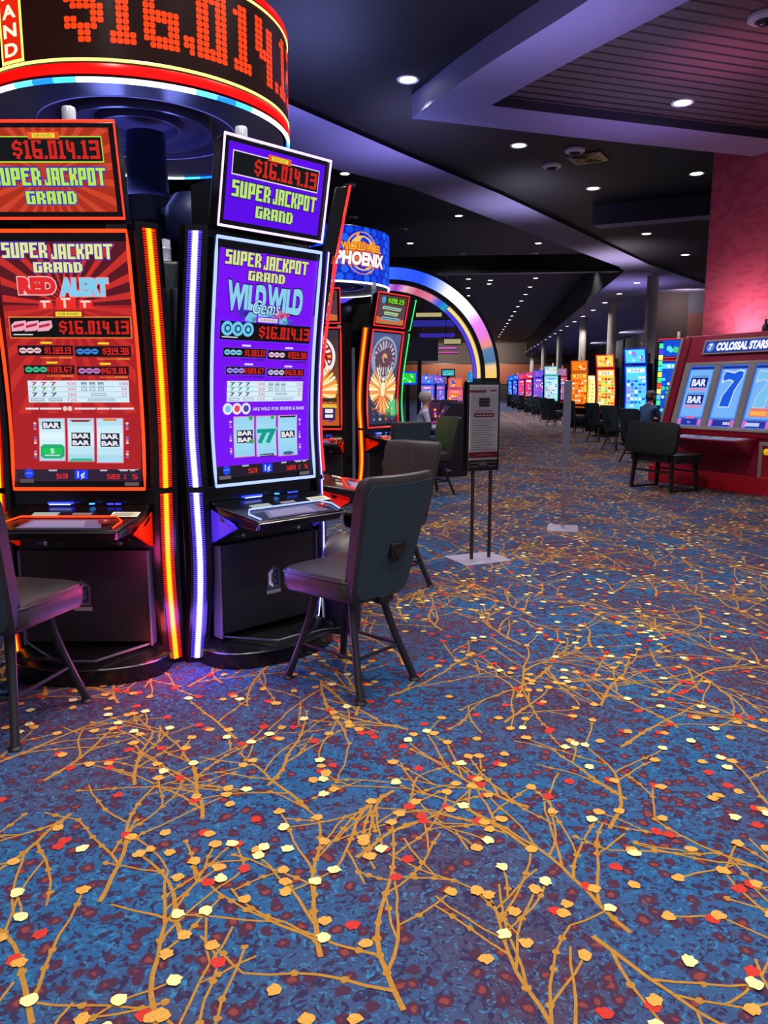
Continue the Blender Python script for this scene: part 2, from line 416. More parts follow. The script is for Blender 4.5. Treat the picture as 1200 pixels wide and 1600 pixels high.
for i in range(-3, 3):
    for j in range(0, 17):
        if i < -2 and j > 3: continue
        if j > 8 and not 0 <= i <= 1: continue
        if j > 5 and i < -1: continue
        ox, oy = i * T, j * T; c, s_ = ((1, 0), (0, 1), (-1, 0), (0, -1))[0]
        for ii, (k, P) in enumerate(tl):
            m_, z = KM[k]; z += (ii * 7 % 41) * 3e-5
            fb.add([(x + ox, y + oy, z) for x, y in P], [tuple(range(len(P)))], m_)
tag(fb.build('floor', None, smooth=False), 'blue and purple patterned carpet with gold branches and red and yellow dots', 'floor', kind='structure')

# ------------------------------------------------------------ setting: walls and ceiling
CEILM = mat('ceiling_black', (9, 9, 12), 0.55, 0, 0.4, var=0.2, vscale=2)
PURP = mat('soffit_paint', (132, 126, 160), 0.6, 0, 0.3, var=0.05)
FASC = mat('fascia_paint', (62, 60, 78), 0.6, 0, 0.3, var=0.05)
DARKW = mat('dark_wall', (40, 38, 44), 0.7, 0, 0.3, var=0.1)
GREYW = mat('grey_wall', (72, 72, 78), 0.7, 0, 0.3, var=0.1)
BROWNW = mat('brown_wall_panel', (112, 66, 52), 0.6, 0, 0.3, var=0.15)
REDBR = mat('red_brown_wall_panel', (88, 48, 48), 0.6, 0, 0.3, var=0.15)
def struct(name, mb, label=None, bevel=0, cat=None): return tag(mb.build(name, None, bevel=bevel), label, cat or name.split('_')[0], kind='structure')
ZC = 5.5; ZS = 5.42; ZF = 6.9
def sk(P, k=1.4): return [(x * k, y * k) for x, y in P]
up = sk([(-3.1, 5.6), (-2.6, 6.65), (-1.84, 8.01), (-0.74, 9.95), (0.43, 11.9), (2.22, 15.25), (4.08, 18.75), (6.14, 21.99), (9.2, 26.8)])
lo = sk([(-3.9, 6.9), (-3.1, 8.3), (-2.26, 9.79), (-0.85, 11.4), (1.09, 14.83), (2.4, 17.15), (3.49, 19.07)])
b = MB(); b.add([(-13, -4, ZF), (13, -4, ZF), (13, 96, ZF), (-13, 96, ZF)], [(0, 3, 2, 1)], CEILM); struct('ceiling', b, 'high black ceiling over the far part of the gaming floor')
b = MB(); nc = [(13, -4), (13, 37.7)] + up[::-1] + [(-13, 7.84), (-13, -4)]
b.prism(nc, ZC, ZC + .06, CEILM); struct('ceiling', b, 'lower black ceiling over the near part of the gaming floor')
b = MB(); b.box(-13, 13, 95, 95.2, 0, ZF, DARKW); b.box(-13, 13, 94.95, 95, 2.05, 4.4, BROWNW)
b.box(-13, 13, 94.9, 94.95, 4.4, 4.5, DCHROME); struct('wall_back', b, 'far dark end wall with a wide brown band')
b = MB(); b.box(-13.2, -13, -4, 95, 0, ZF, DARKW); struct('wall_left', b, 'dark left side wall')
b = MB(); b.box(12.6, 12.8, 34.2, 95, 0, ZF, GREYW)
for k in range(9): b.box(12.5, 12.6, 37 + 7 * k, 40 + 7 * k, 0, ZS, DARKW)
struct('wall_right', b, 'grey right wall with dark panels behind the slot machine row')
b = MB(); b.box(7.7, 9.1, 34, 34.2, 0, ZS, mat('maroon_wall', (46, 28, 34), 0.7, var=.1)); b.box(9.1, 12.9, 34.0, 34.2, 0, 4.6, REDBR); b.box(9.1, 12.9, 34.0, 34.2, 4.6, ZS, FASC)
struct('wall_side', b, 'dark red brown wall section beyond the pink wall')
# pink wall
def pink():
    m = mat('pink_wall', (176, 62, 92), 0.5, 0, 0.4); nt = m.node_tree; bs = nt.nodes['Principled BSDF']
    tc = nt.nodes.new('ShaderNodeTexCoord'); mp = nt.nodes.new('ShaderNodeMapping'); mp.inputs['Rotation'].default_value = (0.5, 0.3, 0.6); mp.inputs['Scale'].default_value = (1.2, 1.2, 2.6)
    n = nt.nodes.new('ShaderNodeTexNoise'); n.inputs['Scale'].default_value = 1.6; n.inputs['Distortion'].default_value = 1.8; n.inputs['Detail'].default_value = 1
    r = nt.nodes.new('ShaderNodeMapRange'); r.inputs['From Min'].default_value = 0.52; r.inputs['From Max'].default_value = 0.56
    mx = nt.nodes.new('ShaderNodeMix'); mx.data_type = 'RGBA'; mx.inputs['A'].default_value = (*srgb((196, 92, 116)), 1); mx.inputs['B'].default_value = (*srgb((182, 80, 104)), 1)
    L = nt.links.new; L(tc.outputs['Object'], mp.inputs['Vector']); L(mp.outputs[0], n.inputs['Vector']); L(n.outputs['Fac'], r.inputs['Value']); L(r.outputs[0], mx.inputs['Factor']); L(mx.outputs['Result'], bs.inputs['Base Color'])
    return m
b = MB(); b.box(0, 7, 0, 0.25, 0, ZC, pink())
o = b.build('wall_pink', None, bevel=0.04); o.location = (4.1, 14.4, 0); o.rotation_euler = (0, 0, math.atan2(-.839, .544)); tag(o, 'tall raspberry pink textured wall behind the giant red slot machine', 'wall', kind='structure')
lamp('unseen_wall_fill', 'AREA', (4.25, 13.35, 2.5), 16, (1, 0.5, 0.6), 0.8, (rad(180 - 28), 0, rad(-57)))  # unseen fill lamp aimed up the pink wall

# soffits (lowered ceiling parts)
b = MB()
poly = up + [(12.88, 94.9), (6.85, 94.9), (6.13, 64.3), (5.61, 44.5), (5.24, 27.7)] + lo[::-1]
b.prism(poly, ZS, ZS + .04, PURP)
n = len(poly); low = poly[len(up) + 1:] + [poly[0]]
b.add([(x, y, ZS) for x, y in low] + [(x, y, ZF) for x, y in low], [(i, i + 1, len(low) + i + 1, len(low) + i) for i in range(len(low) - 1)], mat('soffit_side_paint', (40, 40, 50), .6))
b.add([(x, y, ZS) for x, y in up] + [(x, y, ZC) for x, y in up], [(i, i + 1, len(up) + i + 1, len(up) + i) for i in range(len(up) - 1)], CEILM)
struct('trim_1', b, 'long lavender-lit ceiling beam that widens into the soffit over the right row')
b = MB(); b.box(-5, 5.1, 27.65, 27.95, ZS, ZS + .08, DCHROME); b.box(-5, 5.1, 27.7, 27.95, ZS + .08, ZS + .6, CEILM); struct('trim_2', b, 'thin bright horizontal edge of the bulkhead across the ceiling')
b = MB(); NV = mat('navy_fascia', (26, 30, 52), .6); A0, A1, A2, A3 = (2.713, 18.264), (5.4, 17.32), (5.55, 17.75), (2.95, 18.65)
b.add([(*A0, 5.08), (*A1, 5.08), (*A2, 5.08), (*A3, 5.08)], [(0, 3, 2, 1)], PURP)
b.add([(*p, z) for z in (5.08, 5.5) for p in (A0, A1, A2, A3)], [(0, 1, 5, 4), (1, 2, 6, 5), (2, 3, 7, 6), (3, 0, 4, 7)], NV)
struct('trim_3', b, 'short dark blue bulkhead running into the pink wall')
# canopy
ZK = 5.2
curve = [(-0.822, 11.365), (-0.294, 10.42), (0.16, 9.68), (0.55, 9.1), (0.88, 8.62), (1.11, 8.26), (1.45, 7.75), (1.8, 7.28), (2.2, 6.8), (2.7, 6.3)]
outer = curve + [(6.5, 5.0), (8.2, 12.5), (7.2, 14.9), (4.813, 13.833), (1.563, 12.449)]
inner = [(0.258, 10.989), (0.75, 10.22), (1.25, 9.5), (1.7, 8.88), (2.08, 8.365), (2.6, 7.75), (3.1, 7.2), (6.2, 6.1), (7.6, 12.0), (6.7, 13.8), (4.438, 12.814)]
b = MB()
mo = len(outer)
# underside border as a triangulated ring
bm = bmesh.new(); ov = [bm.verts.new((x, y, ZK)) for x, y in outer]; iv = [bm.verts.new((x, y, ZK)) for x, y in inner]
eds = [bm.edges.new((ov[i], ov[(i + 1) % len(ov)])) for i in range(len(ov))] + [bm.edges.new((iv[i], iv[(i + 1) % len(iv)])) for i in range(len(iv))]
bmesh.ops.triangle_fill(bm, use_beauty=True, use_dissolve=False, edges=eds)
bm.verts.index_update(); b.add([tuple(v.co) for v in bm.verts], [tuple(v.index for v in f.verts) for f in bm.faces], PURP); bm.free()
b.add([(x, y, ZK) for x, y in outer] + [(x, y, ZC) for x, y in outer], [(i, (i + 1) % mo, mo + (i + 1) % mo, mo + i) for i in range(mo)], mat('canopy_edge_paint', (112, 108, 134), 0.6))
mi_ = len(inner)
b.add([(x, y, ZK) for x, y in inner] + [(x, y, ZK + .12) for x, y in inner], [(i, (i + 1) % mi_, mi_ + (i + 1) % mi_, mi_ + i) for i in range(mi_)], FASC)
struct('trim_4', b, 'pointed lavender-lit canopy border with a curved left edge')
def slat_mat():
    m = mat('slatted_wood', (84, 72, 76), 0.45, 0, 0.4); nt = m.node_tree; bs = nt.nodes['Principled BSDF']
    tc = nt.nodes.new('ShaderNodeTexCoord'); dp = nt.nodes.new('ShaderNodeVectorMath'); dp.operation = 'DOT_PRODUCT'; dp.inputs[1].default_value = (-0.4, 0.917, 0)
    mu = nt.nodes.new('ShaderNodeMath'); mu.operation = 'MULTIPLY'; mu.inputs[1].default_value = 1 / 0.19
    fr = nt.nodes.new('ShaderNodeMath'); fr.operation = 'FRACT'; cp = nt.nodes.new('ShaderNodeMath'); cp.operation = 'LESS_THAN'; cp.inputs[1].default_value = 0.24
    mx = nt.nodes.new('ShaderNodeMix'); mx.data_type = 'RGBA'; mx.inputs['A'].default_value = (*srgb((84, 72, 76)), 1); mx.inputs['B'].default_value = (*srgb((10, 8, 10)), 1)
    L = nt.links.new; L(tc.outputs['Object'], dp.inputs[0]); L(dp.outputs['Value'], mu.inputs[0]); L(mu.outputs[0], fr.inputs[0]); L(fr.outputs[0], cp.inputs[0]); L(cp.outputs[0], mx.inputs['Factor']); L(mx.outputs['Result'], bs.inputs['Base Color'])
    return m
b = MB(); b.add([(x, y, ZK + .12) for x, y in inner], [tuple(range(mi_ - 1, -1, -1))], slat_mat()); struct('trim_5', b, 'dark slatted wood ceiling panel inside the lavender canopy')
# columns of the right row
for k, y in enumerate((29, 36.5, 45.5, 56.5, 68, 80)):
    b = MB(); b.lathe([(0.2, 0), (0.2, ZS)], mat('column_paint', (180, 172, 170), 0.6, var=.05), 20)
    o = b.build('column'); o.location = (6.5, y, 0)
    tag(o, ['round pale grey column just left of the pink wall', 'round grey column second from the pink wall', 'round grey column third along the soffit', 'round grey column fourth along the soffit', 'round grey column fifth along the soffit', 'farthest round grey column of the soffit row'][k], 'column', 'round columns under the right soffit')

# ------------------------------------------------------------ ceiling fixtures
LENS = mat('downlight_lens', (255, 250, 240), 0.5, emit=(255, 250, 235), es=6)
WHITEP = mat('white_enamel', (200, 198, 205), 0.5, 0, 0.4, var=.04)
proto = empty('ceiling_downlight', (0, 0, 0))
b = MB(); b.lathe([(0.11, -0.004), (0.14, -0.014), (0.15, -0.004), (0.15, 0.0)], WHITEP, 24, cap=False); b.build('trim_ring', proto)
b = MB(); b.lathe([(0.0, -0.006), (0.112, -0.006)], LENS, 20, cap=False); b.build('lens', proto)
scan(); first = [True]
def downlight(x, y, z, label, group, power=0, ang=125, col=(1, .93, .84)):
    o = proto if first[0] else copy_tree(proto); first[0] = False
    o.location = (x, y, z - 0.001); tag(o, label, 'ceiling light', group)
    if power: lamp('downlight_lamp', 'SPOT', (0, 0, -0.03), power, col, 0.09, (0, 0, 0), 104 if abs(x + .83) < .01 else ang, 0.5, o)
P1 = SPOT_W
for (x, y, l) in [(-0.83, 10.81, 'round downlight on the black ceiling left of the canopy tip'),
                  (0.80, 13.76, 'round downlight on the black ceiling below the canopy corner'),
                  (2.48, 16.73, 'round downlight on the black ceiling between the vent and the bulkhead'),
                  (4.61, 21.6, 'round downlight under the short bulkhead left of the pink wall'),
                  (4.24, 15.83, 'round downlight nearest to the upper corner of the pink wall'),
                  (6.52, 25.03, 'lowest round downlight beside the pink wall edge')]:
    downlight(x, y, ZC, l, 'downlights on the near black ceiling', P1)
KF = (ZF - 1.5) / 4
for (x, y, l) in [(-2.35, 15.14, 'round downlight just above the violet machine top screen, right side'),
                  (-0.25, 18.96, 'round downlight between the lavender beam and the blue round sign'),
                  (-1.63, 22.29, 'round downlight above the right end of the blue round sign'),
                  (-0.21, 25.38, 'round downlight above the lit arch, close to the bright trim'),
                  (1.92, 22.66, 'round downlight in the dark wedge under the lavender beam'),
                  (3.4, 25.64, 'round downlight at the narrow end of the dark wedge')]:
    downlight(x * KF, y * KF, ZF, l, 'downlights in the dark wedge beyond the beam', P1 * .8)
downlight(2.84, 11.5, ZK + .119, 'round downlight set in the slatted wood canopy panel', 'downlight in the canopy panel', P1 * .5)
for k in range(18): downlight(6.3, 30.7 + 3.4 * k, ZS, 'small round downlight in the long straight row under the right soffit', 'downlights in a row under the right soffit', (420 if k < 5 else 400) if k % 2 == 0 else 0)
for k in range(15): downlight(2.45 * KF, (27.1 + 2.5 * k) * KF, ZF, 'small round downlight in the receding row on the black ceiling, right of the arch', 'downlights in the row right of the arch', 1800 if k % 3 == 0 else 0)
for k in range(15): downlight(0.0, (27.0 + 2.6 * k) * KF, ZF, 'small round downlight in the receding row above and through the lit arch', 'downlights in the row over the arch', 1800 if k % 3 == 1 else 0)
for (x, y, l) in [(0.8, 31.0, 'lower bright downlight of the pair right of the arch top'), (0.82, 30.0, 'upper bright downlight of the pair right of the arch top')]:
    downlight(x * KF, y * KF, ZF, l, 'bright pair of downlights right of the arch')
# lights overhead and behind the photographer (the same ceiling continues there)
for x, y in ((-1.6, 1.2), (1.4, 1.2), (4.4, 1.2), (-1.6, 4.2), (0.9, 4.6), (4.2, 4.6), (0.7, 7.4), (-0.2, 3.4), (-3.5, 8.0), (6.6, 9.0), (-1.5, -1.6), (1.6, -1.6), (4.6, -1.6)):
    lamp('overhead_lamp', 'SPOT', (x, y, ZC - .05), P1, (1, .93, .86), 0.12, (0, 0, 0), 125, 0.5)
# speakers
def speaker(x, y, z, label):
    e = empty('ceiling_speaker', (x, y, z), 0, label, 'speaker', 'white ceiling speakers and domes')
    b = MB(); b.lathe([(0.17, 0), (0.17, -0.03), (0.14, -0.05), (0.10, -0.055)], WHITEP, 28, cap=False); b.build('housing', e)
    b = MB(); b.lathe([(0.10, -0.045), (0.06, -0.085), (0.0, -0.10)], mat('smoked_dome', (40, 40, 50), 0.15), 24, cap=False); b.build('dome', e)
Q = [(1.47, 14.99, 'white ceiling dome below the vent under the canopy edge'), (1.76, 14.11, 'white ceiling dome touching the silver vent under the canopy edge'),
     (-3.06, 13.71, 'white ceiling dome right above the top edge of the purple top screen'), (-2.38, 15.92, 'white ceiling dome under the downlight right of the purple top screen'),
     (-2.74, 18.83, 'white ceiling dome above the top left of the blue round sign'), (-1.66, 20.28, 'white ceiling dome over the right end of the blue round sign'),
     (-0.22, 23.98, 'white ceiling dome just over a downlight above the arch'), (1.93, 24.21, 'white ceiling dome under the downlight in the dark wedge'), (-2.34, 25.28, 'white ceiling dome touching the blue round sign on its right')]
for i, (x, y, l) in enumerate(Q): speaker(*((x, y, ZC) if i < 2 else (x * KF, y * KF, ZF)), l)
speaker(3.02, 9.06, ZK + .119, 'white domed camera on the slatted canopy panel at the frame corner')
e = empty('ceiling_vent', (2.04, 14.56, ZC), rad(-25), 'square silver ceiling vent on the black ceiling below the canopy', 'vent')
b = MB(); b.box(-.3, .3, -.3, .3, -0.03, 0, DCHROME); b.box(-.26, .26, -.26, .26, -0.034, -0.03, BLACK); b.build('frame', e)
for k in range(3):
    b = MB(); b.tube([(-.2 + .065 * k, -.2 + .065 * k, -0.04), (.2 - .065 * k, -.2 + .065 * k, -0.04), (.2 - .065 * k, .2 - .065 * k, -0.04), (-.2 + .065 * k, .2 - .065 * k, -0.04)], 0.012, DCHROME, 6, closed=True); b.build('louver', e)

# ------------------------------------------------------------ slot machines
VP_ = [(0, 0.0), (.5, .07), (.95, .06), (1.3, .04), (1.7, .065), (2.28, .15)]
def prof(z): return interp(VP_, z)
def scr(x, z, off): return (x, -(prof(z) + 0.012 + off), z)      # main screen surface, front is -Y
def top_fn(z0, z1, y0, y1):
    def f(x, z, off):
        t = (z - z0) / (z1 - z0); return (x, -(y0 + (y1 - y0) * t + 0.012 + off), z)
    return f
def sl(x): return -max(0, abs(x) - .40) * .8      # the pillar faces turn outwards
def ribbon(b, x0, x1, z0, z1, off, m, n=20):
    vs = []
    for i in range(n + 1):
        z = z0 + (z1 - z0) * i / n; vs += [(x0, -(prof(z) + off + sl(x0)), z), (x1, -(prof(z) + off + sl(x1)), z)]
    b.add(vs, [(2 * i, 2 * i + 1, 2 * i + 3, 2 * i + 2) for i in range(n)], m)
def hbox(b, x0, x1, z0, z1, d0, d1, m, n=16):       # curved slab following the profile, between depths d0 (front) and d1 (behind)
    rings = []
    for i in range(n + 1):
        z = z0 + (z1 - z0) * i / n; p = prof(z)
        rings.append([(x0, -(p + d0), z), (x1, -(p + d0), z), (x1, -(p - d1), z), (x0, -(p - d1), z)])
    b.loft(rings, m)
def slot(name, loc, alpha, label, group, frame, frame2, strip, fringe, art_main, art_top, deck=(1.0, 0.1, 0.1), cat='slot machine', detail=True, candle=(210, 215, 240), plaque=False, sc=1.0, sides=(1, 1), es=1.6):
    root = empty(name, loc, rad(alpha + 90), label, cat, group); root.scale = (sc, sc, sc)
    # cabinet: lower body, wedge shaped towards the back, and the curved upper shell
    b = MB()
    F = lambda z: -prof(z) + 0.03
    for (z0, z1, hw) in ((0.02, 0.80, .37), (0.80, 2.26, .37)):
        rings = []
        for i in range(13):
            z = z0 + (z1 - z0) * i / 12; bk = .5 if z < 1.0 else .34
            rings.append([(-hw, F(z), z), (hw, F(z), z), (.22 if z < 1 else .25, bk, z), (-.22 if z < 1 else -.25, bk, z)])
        b.loft(rings, BLACK)
    b.box(-.19, .19, -.02, .3, 2.26, 2.6, PLASTIC)
    b.build('cabinet', root)
    b = MB()
    for sx in (-1, 1):
        rings = []
        for i in range(23):
            z = 2.3 * i / 22; p = prof(z); R_ = [(sx * .375, -p, z), (sx * .40, -p, z), (sx * .47, -p - sl(.47), z), (sx * .47, -p + .11, z), (sx * .375, -p + .15, z)]
            rings.append(R_ if sx > 0 else R_[::-1])
        b.loft(rings, BLACK)
    b.build('side_pillars', root)
    # light strips in two lengths each
    for sx, on in ((-1, sides[0]), (1, sides[1])):
        if not on: continue
        for z0, z1 in ((0.03, 0.955), (0.985, 2.27)):
            b = MB(); c = sx * .435; hw = .026
            ribbon(b, c - hw, c + hw, z0, z1, .006, E(fringe, 1.3))
            ribbon(b, c - .009, c + .009, z0, z1, .0078, E(strip, 2.2))
            ribbon(b, c - .0145, c + .0145, z0, z1, .007, E(tuple((a + 2 * q) // 3 for a, q in zip(strip, fringe)), 1.8))
            if detail:
                k = z0
                while k < z1 - .01:
                    for s2 in (-1, 1):
                        xa, xb = sorted((c + s2 * .0125, c + s2 * hw))
                        p, q = prof(k) + .0086, prof(k + .005) + .0086
                        b.add([(xa, -p - sl(xa), k), (xb, -p - sl(xb), k), (xb, -q - sl(xb), k + .0052), (xa, -q - sl(xa), k + .0052)], [(0, 1, 2, 3)], BLACK)
                    k += .0115
            b.build('light_strip', root)
    # main screen bezel light
    pts = []
    n = 16
    for i in range(n + 1): z = .985 + 1.265 * i / n; pts.append((-.34, -(prof(z) + .028), z))
    for i in range(n + 1): z = 2.25 - 1.265 * i / n; pts.append((.34, -(prof(z) + .028), z))
    b = MB(); b.tube(pts, .0085, E(frame, es), 8, closed=True); b.build('screen_frame_light', root)
    b = MB(); hbox(b, -.345, .345, .98, 2.255, .012, .05, BLACK); b.build('screen_housing', root)
    a = Art(scr); art_main(a); a.build('main_screen', root)
    # top box
    z0, z1, y0, y1 = 2.305, 2.715, .16, .245
    tf = top_fn(z0, z1, y0, y1)
    b = MB(); b.loft([[(-.34, -y0 - .008, z0), (.34, -y0 - .008, z0), (.34, -y0 + .07, z0 - .01), (-.34, -y0 + .07, z0 - .01)], [(-.34, -y1 - .008, z1), (.34, -y1 - .008, z1), (.34, -y1 + .07, z1 - .01), (-.34, -y1 + .07, z1 - .01)]], BLACK)
    b.build('top_box', root, bevel=.006)
    b = MB(); b.tube([tf(-.337, z0, .01), tf(.337, z0, .01), tf(.337, z1, .01), tf(-.337, z1, .01)], .0075, E(frame2, es), 8, closed=True); b.build('top_frame_light', root)
    a = Art(tf); art_top(a); a.build('top_screen', root)
    if candle:
        b = MB(); b.lathe([(.0, 2.60), (.05, 2.60), (.05, 2.62), (.034, 2.62), (.034, 2.79), (.038, 2.795), (.038, 2.805), (.034, 2.81), (.034, 2.88), (.03, 2.89), (0, 2.895)], mat('candle_%d' % candle[0], candle, .15, .2), 16, cx=.0, cy=.08)
        b.build('candle_light', root)
    # button deck
    dz = .80
    b = MB()
    top = [(-.36, -.05, .90), (.36, -.05, .90), (.36, -.16, .875), (.30, -.40, .822), (-.30, -.40, .822), (-.36, -.16, .875)]
    bot = [(-.36, -.05, .80), (.36, -.05, .80), (.35, -.16, .79), (.28, -.37, .765), (-.28, -.37, .765), (-.35, -.16, .79)]
    b.loft([bot, top], BLACK); b.build('button_deck', root, bevel=.012)
    def dk(x, y, off):     # deck surface, y = distance out from the cabinet
        z = .90 - (y - .05) * .2272 if y < .16 else .875 - (y - .16) * .221
        return (x, -y, z + .003 + off)
    b = MB(); b.tube([dk(-.27, .385, .006), dk(-.285, .30, .006), dk(-.24, .24, .006), dk(.24, .24, .006), dk(.285, .30, .006), dk(.27, .385, .006)], .0045, E(deck if isinstance(deck, tuple) and deck[0] > 1 else frame, es), 6); b.build('deck_outline_light', root)
    if detail:
        b = MB(); b.tube([dk(-.29, .40, -.012), dk(.29, .40, -.012)], .004, CHROME, 6); b.build('front_trim', root)
        a = Art(dk)
        a.poly([(-.17, .27), (.17, .27), (.21, .375), (-.21, .375)], E((120, 112, 150), .8), 1)
        a.poly([(-.15, .285), (.10, .285), (.12, .36), (-.18, .36)], E((150, 140, 180), .9), 2)
        a.build('touch_panel', root)
        for (x0, x1, y0_, y1_, c, nm) in ((-.20, -.07, .175, .22, (190, 205, 190), 'ticket_screen'), (.0, .10, .18, .21, (120, 118, 120), 'card_slot'), (.20, .34, .17, .235, (226, 224, 200), 'notice_card')):
            a = Art(dk); a.rect(x0, y0_, x1, y1_, E(c, .75) if nm == 'ticket_screen' else mat(nm + '_face', c, .4), 2, 1, 1)
            if nm == 'notice_card':
                for k in range(4): a.rect(x0 + .012, y0_ + .012 + k * .012, x1 - .012 - .02 * (k % 2), y0_ + .016 + k * .012, mat('card_print', (90, 80, 80), .5), 3, 1, 1)
            a.build(nm, root)
        b = MB(); b.box(-.17, -.04, -.088, -.068, .905, .915, E((40, 60, 255), 2)); b.box(-.16, -.05, -.093, -.087, .902, .908, E((170, 190, 255), 2)); b.build('bill_slot_light', root)
        b = MB(); b.lathe([(0, .91), (.015, .91), (.015, .905)], E((60, 150, 255), 2.5), 12, cx=.06, cy=-.085); b.box(.14, .17, -.09, -.08, .903, .91, E((50, 70, 255), 2)); b.box(.18, .21, -.09, -.08, .903, .91, E((50, 70, 255), 2)); b.build('indicator_light', root)
        b = MB(); b.lathe([(.028, .846), (.028, .858), (.022, .864), (0, .864)], mat('round_button', (30, 30, 60), .3, emit=frame, es=.25), 20, cx=.20, cy=-.31); b.build('spin_button', root)
        # wings under the deck
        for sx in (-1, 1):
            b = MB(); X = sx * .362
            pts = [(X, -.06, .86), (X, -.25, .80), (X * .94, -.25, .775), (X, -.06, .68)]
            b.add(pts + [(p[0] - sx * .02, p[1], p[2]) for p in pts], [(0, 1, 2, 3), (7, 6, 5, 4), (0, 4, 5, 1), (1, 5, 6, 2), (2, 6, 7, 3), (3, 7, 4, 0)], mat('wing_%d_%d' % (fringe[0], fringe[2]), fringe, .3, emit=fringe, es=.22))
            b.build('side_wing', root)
        # lower door with its frame posts and lock
        b = MB(); b.box(-.335, .335, -.085, -.02, .16, .66, SATIN); b.box(-.345, -.333, -.10, -.02, .14, .66, GREY); b.box(.333, .345, -.10, -.02, .14, .66, GREY); b.build('lower_door', root, bevel=.004)
        for x in (-.19, .2):
            b = MB(); b.lathe([(.012, 0), (.012, .012), (0, .013)], CHROME, 12, M=Matrix.Translation((x, -.09, .70)) @ Matrix.Rotation(rad(90), 4, 'X')); b.box(x - .05, x - .015, -.1, -.09, .694, .706, DCHROME); b.build('lock', root)
        if plaque:
            f = lambda x, z, off: (x, -(.087 + off), z)
            a = Art(f); cx, cz = plaque, .42
            a.poly([(cx - .045, cz - .06), (cx + .045, cz - .06), (cx + .045, cz + .045), (cx, cz + .08), (cx - .045, cz + .045)], mat('badge_grey', (66, 70, 80), .4), 1)
            a.poly([(cx - .034, cz - .03), (cx - .034, cz + .035), (cx - .004, cz + .058), (cx - .004, cz + .038), (cx - .016, cz + .028), (cx - .016, cz - .022), (cx - .004, cz - .033), (cx - .004, cz - .052)], mat('badge_white', (225, 225, 230), .4), 2)
            for zz in (-.04, -.004, .03): a.rect(cx + .004, cz + zz, cx + .032, cz + zz + .014, mat('badge_blue', (26, 28, 70), .4), 2, 1, 1)
            a.rect(cx + .022, cz - .04, cx + .034, cz + .044, mat('badge_blue', (26, 28, 70), .4), 2, 1, 1)
            a.rect(cx - .05, cz - .088, cx + .05, cz - .066, mat('badge_plate', (160, 166, 172), .35, .6), 2, 1, 1)
            a.build('maker_badge', root)
    # curved foot
    b = MB(); N = 20
    arc = [(.42 * math.sin(rad(-90 + 180 * i / N)), -(.04 + .29 * math.cos(rad(-90 + 180 * i / N)) ** .8) if 0 < i < N else -.04) for i in range(N + 1)]
    ft = arc + [(.42, .05), (-.42, .05)]
    b.prism(ft, 0.0, .085, BLACK)
    b.loft([[(x * .97, y * .96, .085) for x, y in ft], [(x * .86, y * .5, .13) for x, y in ft]], BLACK); b.build('foot', root)
    if detail:
        b = MB(); b.tube([(x * 1.0, y, .088) for x, y in arc], .006, DCHROME, 6); b.build('foot_rim', root)
        b = MB(); b.tube([(-.33, -.07, .66), (-.33, -.08, .15), (-.1, -.28, .12), (.1, -.28, .12), (.33, -.08, .15)], .007, GREY, 6); b.build('foot_guard', root)
    return root

